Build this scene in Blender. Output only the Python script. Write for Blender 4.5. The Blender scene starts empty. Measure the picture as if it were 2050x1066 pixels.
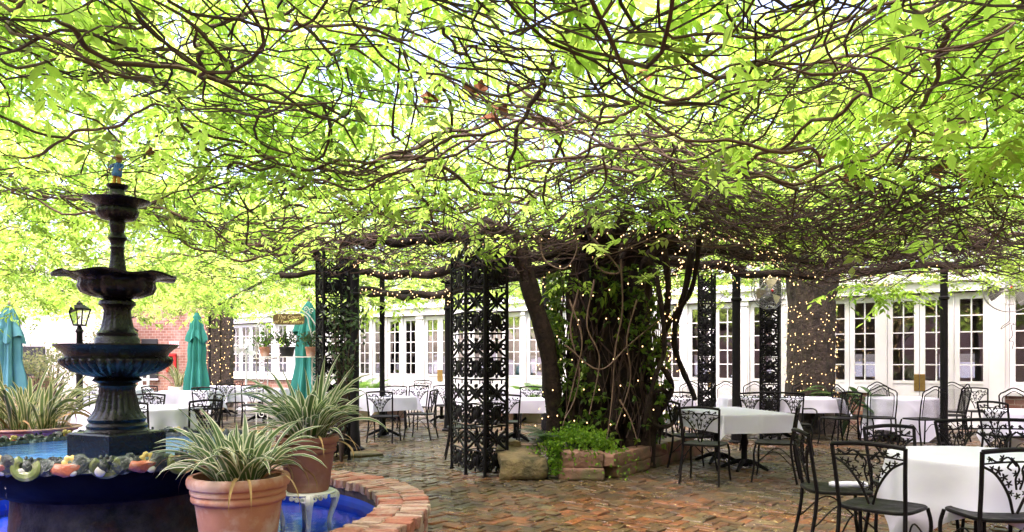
import bpy, bmesh, math, random
import numpy as np
from mathutils import Vector, Matrix
random.seed(7); rng = np.random.default_rng(7)
R = math.radians; PI = math.pi
S = bpy.context.scene
COL = S.collection
# ------------------------------------------------------------------ camera, sky, sun, exposure
cam_d = bpy.data.cameras.new('camera'); cam = bpy.data.objects.new('camera', cam_d); COL.objects.link(cam)
EYE = 1.42
cam.location = (0, 0, EYE); cam.rotation_euler = (R(90), 0, 0)
cam_d.sensor_width = 36; cam_d.lens = 27.04; cam_d.shift_y = 0.0922; cam_d.clip_end = 2000; cam_d.clip_start = 0.05
S.camera = cam
SUN_EL, SUN_AZ = R(66), R(222)      # azimuth: clockwise from +Y (north)
W = bpy.data.worlds.new('World'); S.world = W; W.use_nodes = True
nt = W.node_tree; nt.nodes.clear()
o_ = nt.nodes.new('ShaderNodeOutputWorld'); b_ = nt.nodes.new('ShaderNodeBackground'); s_ = nt.nodes.new('ShaderNodeTexSky')
s_.sky_type = 'NISHITA'; s_.sun_disc = False; s_.sun_elevation = SUN_EL; s_.sun_rotation = SUN_AZ
s_.air_density = 1.0; s_.dust_density = 4.0; s_.ozone_density = 0.8
nt.links.new(s_.outputs[0], b_.inputs[0]); nt.links.new(b_.outputs[0], o_.inputs[0])
b_.inputs[1].default_value = 0.15
sun_d = bpy.data.lights.new('sun', 'SUN'); sun = bpy.data.objects.new('sun', sun_d); COL.objects.link(sun)
sun_d.energy = 1.5; sun_d.angle = R(20); sun_d.color = (1, 0.96, 0.9)
sdir = Vector((math.sin(SUN_AZ)*math.cos(SUN_EL), math.cos(SUN_AZ)*math.cos(SUN_EL), math.sin(SUN_EL)))
sun.rotation_euler = sdir.to_track_quat('Z', 'Y').to_euler()
S.view_settings.view_transform = 'Standard'; S.view_settings.look = 'None'
S.view_settings.exposure = 2.65; S.view_settings.gamma = 1.0; S.view_settings.use_curve_mapping = False
try:
    S.view_settings.use_white_balance = True; S.view_settings.white_balance_temperature = 6500; S.view_settings.white_balance_tint = 32
except AttributeError: pass
S.render.engine = 'CYCLES'
S.cycles.use_denoising = True
S.cycles.max_bounces = 10; S.cycles.diffuse_bounces = 5; S.cycles.transparent_max_bounces = 16
S.cycles.transmission_bounces = 6; S.cycles.glossy_bounces = 3; S.cycles.sample_clamp_indirect = 6
S.cycles.caustics_reflective = False; S.cycles.caustics_refractive = False

F = 1540.0
def gx(px, Y): return (px-1025)/F*Y
# ------------------------------------------------------------------ materials
MAT = {}
def _new(name):
    m = bpy.data.materials.new(name); m.use_nodes = True
    n = m.node_tree.nodes; n.clear()
    out = n.new('ShaderNodeOutputMaterial')
    MAT[name] = m
    return m, m.node_tree, out
def _coord(t, kind):
    if kind == 'world':
        return t.nodes.new('ShaderNodeNewGeometry').outputs['Position']
    return t.nodes.new('ShaderNodeTexCoord').outputs['Object']
def noise(t, vec, scale, detail=4, rough=0.6):
    n = t.nodes.new('ShaderNodeTexNoise'); n.inputs['Scale'].default_value = scale
    n.inputs['Detail'].default_value = detail; n.inputs['Roughness'].default_value = rough
    if vec is not None: t.links.new(vec, n.inputs['Vector'])
    return n.outputs['Fac']
def ramp(t, fac, stops):
    r = t.nodes.new('ShaderNodeValToRGB'); e = r.color_ramp.elements
    while len(e) < len(stops): e.new(0.5)
    for k, (p, c) in enumerate(stops):
        e[k].position = p; e[k].color = (*c, 1) if len(c) == 3 else c
    t.links.new(fac, r.inputs['Fac'])
    return r.outputs['Color']
def mixc(t, fac, a, b, mode='MIX'):
    m = t.nodes.new('ShaderNodeMix'); m.data_type = 'RGBA'; m.blend_type = mode
    for sock, v in ((m.inputs['Factor'], fac), (m.inputs[6], a), (m.inputs[7], b)):
        if hasattr(v, 'is_linked') or hasattr(v, 'node'): t.links.new(v, sock)
        elif isinstance(v, (tuple, list)): sock.default_value = (*v, 1)[:4]
        else: sock.default_value = v
    return m.outputs[2]
def mval(t, op, a, b=0.0, c=None, clamp=False):
    m = t.nodes.new('ShaderNodeMath'); m.operation = op; m.use_clamp = clamp
    for k, v in enumerate((a, b) if c is None else (a, b, c)):
        if hasattr(v, 'node'): t.links.new(v, m.inputs[k])
        else: m.inputs[k].default_value = v
    return m.outputs[0]
def setp(t, p, key, v):
    if hasattr(v, 'node'): t.links.new(v, p.inputs[key])
    elif isinstance(v, (tuple, list)): p.inputs[key].default_value = (*v, 1)[:4]
    else: p.inputs[key].default_value = v
def bump(t, p, h, strength=0.3, dist=0.01):
    b = t.nodes.new('ShaderNodeBump'); b.inputs['Strength'].default_value = strength; b.inputs['Distance'].default_value = dist
    t.links.new(h, b.inputs['Height']); t.links.new(b.outputs[0], p.inputs['Normal'])
def pm(name, c1, c2=None, rough=0.6, rough2=None, scale=6.0, metal=0.0, bmp=0.0, bscale=40.0, bdist=0.005, coord='obj', spec=0.5, c3=None, s3=2.0, t3=0.6, coat=0.0, perobj=0.0, sheen=0.0):
    """painted / stone / fabric principled with a two tone noise, optional third blotchy colour and fine relief"""
    m, t, out = _new(name)
    p = t.nodes.new('ShaderNodeBsdfPrincipled'); t.links.new(p.outputs[0], out.inputs[0])
    v = _coord(t, coord)
    c2 = c2 or tuple(x*0.8 for x in c1)
    f = noise(t, v, scale)
    col = ramp(t, f, [(0.32, c1), (0.68, c2)])
    if c3:
        f3 = noise(t, v, s3, 5)
        col = mixc(t, ramp(t, f3, [(t3-0.08, (0,0,0)), (t3+0.08, (1,1,1))]), col, c3)
    if perobj:
        oi = t.nodes.new('ShaderNodeObjectInfo')
        k = mval(t, 'MULTIPLY_ADD', oi.outputs['Random'], 2*perobj, 1-perobj)
        h = t.nodes.new('ShaderNodeHueSaturation'); t.links.new(col, h.inputs['Color']); t.links.new(k, h.inputs['Value']); col = h.outputs[0]
    setp(t, p, 'Base Color', col); setp(t, p, 'Metallic', metal); setp(t, p, 'Specular IOR Level', spec)
    if rough2 is not None:
        fr = noise(t, v, scale*0.7, 3)
        mr = t.nodes.new('ShaderNodeMapRange'); t.links.new(fr, mr.inputs[0])
        mr.inputs[1].default_value = 0.35; mr.inputs[2].default_value = 0.65; mr.inputs[3].default_value = rough; mr.inputs[4].default_value = rough2
        setp(t, p, 'Roughness', mr.outputs[0])
    else: setp(t, p, 'Roughness', rough)
    if coat: setp(t, p, 'Coat Weight', coat)
    if sheen: setp(t, p, 'Sheen Weight', sheen)
    if bmp: bump(t, p, noise(t, v, bscale, 5, 0.65), bmp, bdist)
    return m
def leafmat(name, stops, trans=0.5, spec=0.25, attr='rnd', thru=None):
    m, t, out = _new(name)
    a = t.nodes.new('ShaderNodeAttribute'); a.attribute_name = attr
    col = ramp(t, a.outputs['Fac'], stops)
    p = t.nodes.new('ShaderNodeBsdfPrincipled'); setp(t, p, 'Base Color', col); setp(t, p, 'Roughness', 0.45); setp(t, p, 'Specular IOR Level', spec)
    tr = t.nodes.new('ShaderNodeBsdfTranslucent')
    h = t.nodes.new('ShaderNodeHueSaturation'); h.inputs['Value'].default_value = 2.6; h.inputs['Saturation'].default_value = 1.05; h.inputs['Hue'].default_value = 0.49
    t.links.new(col, h.inputs['Color']); t.links.new(h.outputs[0], tr.inputs[0])
    if thru: t.links.new(ramp(t, a.outputs['Fac'], thru), tr.inputs[0])
    mx = t.nodes.new('ShaderNodeMixShader'); mx.inputs[0].default_value = trans
    t.links.new(p.outputs[0], mx.inputs[1]); t.links.new(tr.outputs[0], mx.inputs[2]); t.links.new(mx.outputs[0], out.inputs[0])
    return m
pm('iron', (0.004, 0.004, 0.005), (0.008, 0.007, 0.007), 0.4, 0.6, 25, bmp=0.15, bscale=120, bdist=0.002, spec=0.12)
pm('iron_worn', (0.004, 0.004, 0.005), (0.010, 0.008, 0.008), 0.36, 0.55, 18, spec=0.13, bmp=0.15, bscale=150, bdist=0.002, c3=(0.03, 0.014, 0.01), s3=6, t3=0.68)
pm('fountain_iron', (0.004, 0.004, 0.006), (0.010, 0.009, 0.011), 0.1, 0.3, 14, bmp=0.8, bscale=38, bdist=0.008, c3=(0.02, 0.024, 0.008), s3=5, t3=0.68, spec=0.3)
pm('stone_dark', (0.008, 0.008, 0.010), (0.085, 0.072, 0.07), 0.45, 0.75, 5, spec=0.15, bmp=1.0, bscale=14, bdist=0.04, c3=(0.085, 0.035, 0.022), s3=3, t3=0.63)
pm('bowl_navy', (0.002, 0.002, 0.006), (0.005, 0.005, 0.010), 0.5, 0.65, 8, spec=0.06, bmp=0.3, bscale=30)
pm('basin_blue', (0.03, 0.26, 0.78), (0.06, 0.36, 0.8), 0.35, 0.6, 5, c3=(0.1, 0.32, 0.62), s3=2.5, t3=0.6)
pm('pool_blue', (0.002, 0.06, 0.55), (0.004, 0.09, 0.62), 0.4, 0.5, 3, c3=(0.01, 0.07, 0.42), s3=1.7, t3=0.62)
pm('glaze_green', (0.1, 0.15, 0.04), (0.2, 0.24, 0.09), 0.15, scale=20, bmp=0.6, bscale=40, bdist=0.01, perobj=0.25, c3=(0.35, 0.38, 0.25), s3=24, t3=0.64)
pm('glaze_dark', (0.012, 0.022, 0.019), (0.05, 0.065, 0.058), 0.15, scale=24, bmp=0.9, bscale=40, bdist=0.02, perobj=0.3, c3=(0.3, 0.33, 0.3), s3=26, t3=0.63)
pm('glaze_orange', (0.36, 0.08, 0.04), (0.45, 0.17, 0.1), 0.16, scale=16, bmp=0.8, bscale=30, bdist=0.02, perobj=0.15, c3=(0.5, 0.4, 0.34), s3=22, t3=0.66)
pm('glaze_yellow', (0.55, 0.42, 0.1), (0.6, 0.5, 0.2), 0.18, scale=16)
pm('glaze_white', (0.6, 0.6, 0.58), (0.45, 0.46, 0.45), 0.18, scale=30, bmp=0.4, bscale=60)
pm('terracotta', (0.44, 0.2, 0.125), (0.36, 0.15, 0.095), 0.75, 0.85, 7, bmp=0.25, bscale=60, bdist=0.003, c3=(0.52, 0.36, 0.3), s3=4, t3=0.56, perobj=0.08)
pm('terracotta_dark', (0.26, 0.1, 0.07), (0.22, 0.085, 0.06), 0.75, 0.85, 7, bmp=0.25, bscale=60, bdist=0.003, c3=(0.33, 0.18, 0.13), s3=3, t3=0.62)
pm('soil', (0.03, 0.02, 0.013), (0.05, 0.035, 0.02), 0.9, scale=20, bmp=0.8, bscale=50, bdist=0.02)
pm('white_iron', (0.7, 0.7, 0.67), (0.6, 0.6, 0.56), 0.45, scale=15, c3=(0.35, 0.27, 0.18), s3=14, t3=0.66, bmp=0.2, bscale=60)
pm('white_paint', (0.7, 0.69, 0.69), (0.65, 0.64, 0.64), 0.5, scale=2.5, bmp=0.08, bscale=30, c3=(0.62, 0.6, 0.57), s3=1.4, t3=0.66)
pm('plaster', (0.78, 0.74, 0.68), (0.68, 0.64, 0.58), 0.85, scale=1.5, bmp=0.3, bscale=12, c3=(0.55, 0.5, 0.43), s3=0.8, t3=0.64)
pm('room_wall', (0.6, 0.47, 0.41), (0.56, 0.44, 0.38), 0.9, scale=1.2)
pm('room_floor', (0.16, 0.09, 0.05), (0.12, 0.07, 0.04), 0.4, scale=3)
pm('brass', (0.4, 0.26, 0.08), (0.28, 0.17, 0.05), 0.35, metal=0.8, scale=20)
pm('sandstone', (0.24, 0.17, 0.075), (0.13, 0.1, 0.045), 0.75, 0.9, 5, bmp=1.0, bscale=16, bdist=0.04, c3=(0.06, 0.052, 0.02), s3=3.5, t3=0.55)
pm('redstone', (0.22, 0.11, 0.07), (0.15, 0.085, 0.055), 0.6, 0.85, 7, bmp=0.8, bscale=20, bdist=0.02, c3=(0.1, 0.1, 0.04), s3=2.2, t3=0.58, perobj=0.15)
pm('bark', (0.022, 0.014, 0.011), (0.075, 0.05, 0.038), 0.85, scale=6, bmp=1.0, bscale=16, bdist=0.06)
pm('trunk_bark', (0.012, 0.008, 0.007), (0.035, 0.022, 0.016), 0.8, scale=12, spec=0.2, bmp=1.0, bscale=34, bdist=0.03, perobj=0.5, c3=(0.035, 0.034, 0.014), s3=3, t3=0.64)
pm('stem', (0.05, 0.024, 0.014), (0.1, 0.056, 0.032), 0.75, scale=8, bmp=0.4, bscale=60, perobj=0.35)
pm('twig', (0.018, 0.009, 0.007), (0.06, 0.032, 0.02), 0.8, scale=3)
pm('pale_stem', (0.08, 0.046, 0.028), (0.14, 0.09, 0.055), 0.7, scale=9)
pm('dead_leaf', (0.28, 0.09, 0.035), (0.2, 0.07, 0.03), 0.8, scale=20, perobj=0.3)
pm('teal_canvas', (0.012, 0.19, 0.175), (0.016, 0.235, 0.215), 0.85, scale=3, bmp=0.2, bscale=300, bdist=0.001)
pm('blue_canvas', (0.07, 0.25, 0.33), (0.1, 0.3, 0.38), 0.85, scale=3, bmp=0.2, bscale=300, bdist=0.001)
pm('red_paint', (0.5, 0.015, 0.012), (0.42, 0.012, 0.01), 0.4, scale=5)
pm('pink_sign', (0.7, 0.5, 0.48), (0.68, 0.47, 0.45), 0.6)
pm('pink_ink', (0.55, 0.1, 0.12), None, 0.6)
pm('sign_board', (0.09, 0.055, 0.015), (0.13, 0.08, 0.02), 0.45, scale=6)
pm('gold', (0.75, 0.6, 0.3), (0.65, 0.5, 0.2), 0.4)
pm('grey_metal', (0.2, 0.19, 0.19), (0.28, 0.27, 0.27), 0.35, scale=10, metal=0.5)
pm('blade_grey', (0.13, 0.12, 0.13), (0.1, 0.09, 0.1), 0.45, scale=8)
pm('blade_gold', (0.46, 0.4, 0.24), (0.38, 0.32, 0.18), 0.45, scale=8)
pm('white_plastic', (0.72, 0.72, 0.72), (0.68, 0.68, 0.68), 0.4)
pm('wood_pole', (0.45, 0.36, 0.25), (0.38, 0.3, 0.2), 0.6, scale=12)
pm('black_void', (0.012, 0.012, 0.013), None, 0.7)
pm('figure_blue', (0.03, 0.14, 0.5), (0.02, 0.1, 0.42), 0.25, scale=14)
pm('figure_orange', (0.6, 0.28, 0.03), (0.55, 0.2, 0.03), 0.3, scale=14)
pm('figure_brown', (0.22, 0.12, 0.05), (0.3, 0.17, 0.06), 0.4, scale=14)
pm('skin', (0.5, 0.3, 0.2), (0.47, 0.27, 0.18), 0.5)
# white cloth with woven relief and a little light passing through
def clothmat():
    m, t, out = _new('sky_tinted_cloth'); v = _coord(t, 'obj')
    p = t.nodes.new('ShaderNodeBsdfPrincipled'); setp(t, p, 'Base Color', ramp(t, noise(t, v, 3), [(0.3, (0.72, 0.71, 0.83)), (0.7, (0.68, 0.67, 0.80))]))  # lavender cast of sky light painted into the white base colour
    setp(t, p, 'Roughness', 0.85); setp(t, p, 'Sheen Weight', 0.1)
    bump(t, p, noise(t, v, 7, 3), 0.25, 0.012)
    tr = t.nodes.new('ShaderNodeBsdfTranslucent'); tr.inputs[0].default_value = (0.8, 0.8, 0.82, 1)
    mx = t.nodes.new('ShaderNodeMixShader'); mx.inputs[0].default_value = 0.15
    t.links.new(p.outputs[0], mx.inputs[1]); t.links.new(tr.outputs[0], mx.inputs[2]); t.links.new(mx.outputs[0], out.inputs[0])
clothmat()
def glassmat(name, tint, refl=0.06):
    m, t, out = _new(name)
    tr = t.nodes.new('ShaderNodeBsdfTransparent'); tr.inputs[0].default_value = (*tint, 1)
    g = t.nodes.new('ShaderNodeBsdfGlossy'); g.inputs['Roughness'].default_value = 0.02
    fr = t.nodes.new('ShaderNodeFresnel'); fr.inputs[0].default_value = 1.5
    mx = t.nodes.new('ShaderNodeMixShader'); t.links.new(mval(t, 'ADD', fr.outputs[0], refl), mx.inputs[0])
    t.links.new(tr.outputs[0], mx.inputs[1]); t.links.new(g.outputs[0], mx.inputs[2]); t.links.new(mx.outputs[0], out.inputs[0])
    v = _coord(t, 'world')
    b = t.nodes.new('ShaderNodeBump'); b.inputs['Strength'].default_value = 0.06; b.inputs['Distance'].default_value = 0.05
    t.links.new(noise(t, v, 2.5, 1), b.inputs['Height']); t.links.new(b.outputs[0], g.inputs['Normal'])
glassmat('pane_glass', (0.92, 0.92, 0.92), 0.2); glassmat('lantern_glass', (0.92, 0.92, 0.9), 0.03)
def watermat(name, tint, wscale, wstr, ior=1.33):
    m, t, out = _new(name); v = _coord(t, 'world')
    tr = t.nodes.new('ShaderNodeBsdfTransparent'); tr.inputs[0].default_value = (*tint, 1)
    g = t.nodes.new('ShaderNodeBsdfGlossy'); g.inputs['Roughness'].default_value = 0.03
    fr = t.nodes.new('ShaderNodeFresnel'); fr.inputs[0].default_value = ior
    b = t.nodes.new('ShaderNodeBump'); b.inputs['Strength'].default_value = wstr; b.inputs['Distance'].default_value = 0.03
    t.links.new(noise(t, v, wscale, 3), b.inputs['Height'])
    t.links.new(b.outputs[0], g.inputs['Normal']); t.links.new(b.outputs[0], fr.inputs['Normal'])
    mx = t.nodes.new('ShaderNodeMixShader'); t.links.new(fr.outputs[0], mx.inputs[0])
    t.links.new(tr.outputs[0], mx.inputs[1]); t.links.new(g.outputs[0], mx.inputs[2]); t.links.new(mx.outputs[0], out.inputs[0])
watermat('basin_water', (0.85, 0.95, 1.0), 11, 0.55, 1.16); watermat('pool_water', (0.75, 0.85, 1.0), 5, 0.12)
watermat('jet_water', (0.95, 0.97, 1.0), 60, 0.6)
def emit(name, c, s):
    m, t, out = _new(name); e = t.nodes.new('ShaderNodeEmission'); e.inputs[0].default_value = (*c, 1); e.inputs[1].default_value = s
    t.links.new(e.outputs[0], out.inputs[0])
emit('bulb_glow', (1.0, 0.68, 0.26), 0.8)
# paving bricks: tone from the brick itself, moss and damp in patches of the yard
def pavemat(name, attr=True, ground=False):
    m, t, out = _new(name); v = _coord(t, 'world')
    p = t.nodes.new('ShaderNodeBsdfPrincipled'); t.links.new(p.outputs[0], out.inputs[0])
    if ground:
        bt = t.nodes.new('ShaderNodeTexBrick'); t.links.new(v, bt.inputs['Vector']); bt.inputs['Scale'].default_value = 4.8
        bt.inputs['Color1'].default_value = (0.13, 0.075, 0.05, 1); bt.inputs['Color2'].default_value = (0.2, 0.12, 0.08, 1); bt.inputs['Mortar'].default_value = (0.035, 0.032, 0.02, 1)
        bt.inputs['Mortar Size'].default_value = 0.015; col = bt.outputs[0]
    else:
        a = t.nodes.new('ShaderNodeAttribute'); a.attribute_name = 'rnd'
        col = ramp(t, a.outputs['Fac'], [(0.0, (0.25, 0.085, 0.026)), (0.35, (0.2, 0.078, 0.026)), (0.6, (0.15, 0.07, 0.026)), (0.82, (0.14, 0.085, 0.034)), (1.0, (0.17, 0.12, 0.055))])
    col = mixc(t, 0.55, col, ramp(t, noise(t, v, 28, 5, 0.7), [(0.3, (0.35, 0.33, 0.3)), (0.5, (0.9, 0.9, 0.9)), (0.72, (1.35, 1.3, 1.25))]), 'MULTIPLY')
    sep = t.nodes.new('ShaderNodeSeparateXYZ'); t.links.new(v, sep.inputs[0])
    far = t.nodes.new('ShaderNodeMapRange'); t.links.new(sep.outputs[1], far.inputs[0])
    far.inputs[1].default_value = 6.6; far.inputs[2].default_value = 8.6; far.inputs[3].default_value = -0.10; far.inputs[4].default_value = 0.15
    mf = mval(t, 'ADD', noise(t, v, 0.9, 5, 0.65), far.outputs[0])
    moss = ramp(t, mf, [(0.5, (0, 0, 0)), (0.66, (0.8, 0.8, 0.8))])
    mcol = ramp(t, noise(t, v, 22, 4), [(0.3, (0.028, 0.025, 0.008)), (0.7, (0.095, 0.078, 0.036))])
    col = mixc(t, moss, col, mcol)
    dirt = ramp(t, noise(t, v, 2.4, 5, 0.7), [(0.42, (0, 0, 0)), (0.62, (0.75, 0.75, 0.75))])
    col = mixc(t, dirt, col, (0.032, 0.021, 0.014))
    setp(t, p, 'Base Color', col)
    wet = noise(t, v, 1.6, 4, 0.6)
    mr = t.nodes.new('ShaderNodeMapRange'); t.links.new(wet, mr.inputs[0]); mr.inputs[1].default_value = 0.38; mr.inputs[2].default_value = 0.62
    mr.inputs[3].default_value = 0.18; mr.inputs[4].default_value = 0.6
    setp(t, p, 'Roughness', mr.outputs[0])
    bump(t, p, noise(t, v, 55, 6, 0.7), 0.7, 0.008)
pavemat('paver'); pavemat('ground_far', ground=True)
def ringbrick():
    m, t, out = _new('ring_brick'); v = _coord(t, 'world')
    p = t.nodes.new('ShaderNodeBsdfPrincipled'); t.links.new(p.outputs[0], out.inputs[0])
    a = t.nodes.new('ShaderNodeAttribute'); a.attribute_name = 'rnd'
    col = ramp(t, a.outputs['Fac'], [(0.0, (0.4, 0.13, 0.085)), (0.4, (0.36, 0.15, 0.11)), (0.7, (0.42, 0.24, 0.19)), (1.0, (0.47, 0.33, 0.28))])
    col = mixc(t, 0.6, col, ramp(t, noise(t, v, 35, 5, 0.7), [(0.3, (0.55, 0.5, 0.48)), (0.5, (1, 1, 1)), (0.75, (1.35, 1.35, 1.35))]), 'MULTIPLY')
    col = mixc(t, ramp(t, noise(t, v, 5, 5, 0.7), [(0.5, (0, 0, 0)), (0.7, (0.75, 0.75, 0.75))]), col, (0.42, 0.33, 0.28))
    setp(t, p, 'Base Color', col); setp(t, p, 'Roughness', 0.75); bump(t, p, noise(t, v, 60, 6, 0.7), 0.9, 0.012)
ringbrick()
pm('mortar', (0.2, 0.15, 0.12), (0.12, 0.09, 0.07), 0.9, scale=14, coord='world', bmp=0.8, bscale=40, bdist=0.01)
pm('ring_inner', (0.1, 0.06, 0.05), (0.16, 0.1, 0.08), 0.7, scale=9, coord='world', bmp=1.0, bscale=22, bdist=0.02)
def brickwall(name, c1, c2, mo):
    m, t, out = _new(name); tc = t.nodes.new('ShaderNodeTexCoord')
    mp = t.nodes.new('ShaderNodeMapping'); mp.inputs['Rotation'].default_value = (R(90), 0, 0); t.links.new(tc.outputs['Object'], mp.inputs[0])
    bt = t.nodes.new('ShaderNodeTexBrick'); t.links.new(mp.outputs[0], bt.inputs['Vector']); bt.inputs['Scale'].default_value = 2.3
    bt.inputs['Color1'].default_value = (*c1, 1); bt.inputs['Color2'].default_value = (*c2, 1); bt.inputs['Mortar'].default_value = (*mo, 1); bt.inputs['Bias'].default_value = -0.2
    bt.inputs['Mortar Size'].default_value = 0.018
    v = tc.outputs['Object']
    col = mixc(t, ramp(t, noise(t, v, 1.1, 5, 0.7), [(0.48, (0, 0, 0)), (0.68, (0.8, 0.8, 0.8))]), bt.outputs[0], mixc(t, 0.5, bt.outputs[0], (0.55, 0.4, 0.34)))
    p = t.nodes.new('ShaderNodeBsdfPrincipled'); t.links.new(p.outputs[0], out.inputs[0]); setp(t, p, 'Base Color', col); setp(t, p, 'Roughness', 0.85)
    bump(t, p, bt.outputs['Fac'], -0.5, 0.01)
brickwall('wall_brick', (0.19, 0.075, 0.048), (0.28, 0.13, 0.085), (0.32, 0.26, 0.2))
leafmat('canopy_leaf', [(0.0, (0.035, 0.075, 0.012)), (0.3, (0.07, 0.15, 0.016)), (0.7, (0.12, 0.23, 0.022)), (1.0, (0.2, 0.26, 0.04))], 0.8, thru=[(0.0, (0.2, 0.38, 0.03)), (0.4, (0.47, 0.7, 0.1)), (1.0, (0.7, 0.86, 0.24))])
leafmat('ivy_leaf', [(0.0, (0.03, 0.07, 0.015)), (0.6, (0.075, 0.15, 0.02)), (1.0, (0.14, 0.2, 0.03))], 0.4)
leafmat('cover_leaf', [(0.0, (0.05, 0.12, 0.01)), (0.6, (0.1, 0.22, 0.02)), (1.0, (0.17, 0.28, 0.03))], 0.35)
leafmat('dark_leaf', [(0.0, (0.015, 0.035, 0.012)), (0.7, (0.03, 0.07, 0.02)), (1.0, (0.06, 0.1, 0.03))], 0.25, 0.5)
leafmat('fern_leaf', [(0.0, (0.04, 0.1, 0.015)), (0.7, (0.08, 0.17, 0.03)), (1.0, (0.12, 0.22, 0.04))], 0.4)
leafmat('bleach_leaf', [(0.0, (0.07, 0.09, 0.04)), (0.6, (0.13, 0.15, 0.06)), (1.0, (0.22, 0.2, 0.1))], 0.4)
leafmat('strap_leaf', [(0.0, (0.05, 0.10, 0.035)), (0.2, (0.09, 0.15, 0.06)), (0.45, (0.06, 0.115, 0.04)), (0.62, (0.12, 0.17, 0.08)), (0.72, (0.55, 0.53, 0.4)), (1.0, (0.62, 0.6, 0.48))], 0.25, 0.4, 'across')
leafmat('strap_dull', [(0.0, (0.05, 0.09, 0.025)), (0.5, (0.09, 0.13, 0.04)), (0.72, (0.16, 0.18, 0.07)), (0.8, (0.42, 0.4, 0.22)), (1.0, (0.5, 0.45, 0.26))], 0.25, 0.4, 'across')
leafmat('fallen_leaf', [(0.0, (0.3, 0.2, 0.05)), (0.5, (0.45, 0.36, 0.12)), (1.0, (0.55, 0.5, 0.36))], 0.1)
pm('strap_dry', (0.42, 0.28, 0.12), (0.3, 0.17, 0.07), 0.7, scale=6)
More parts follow.
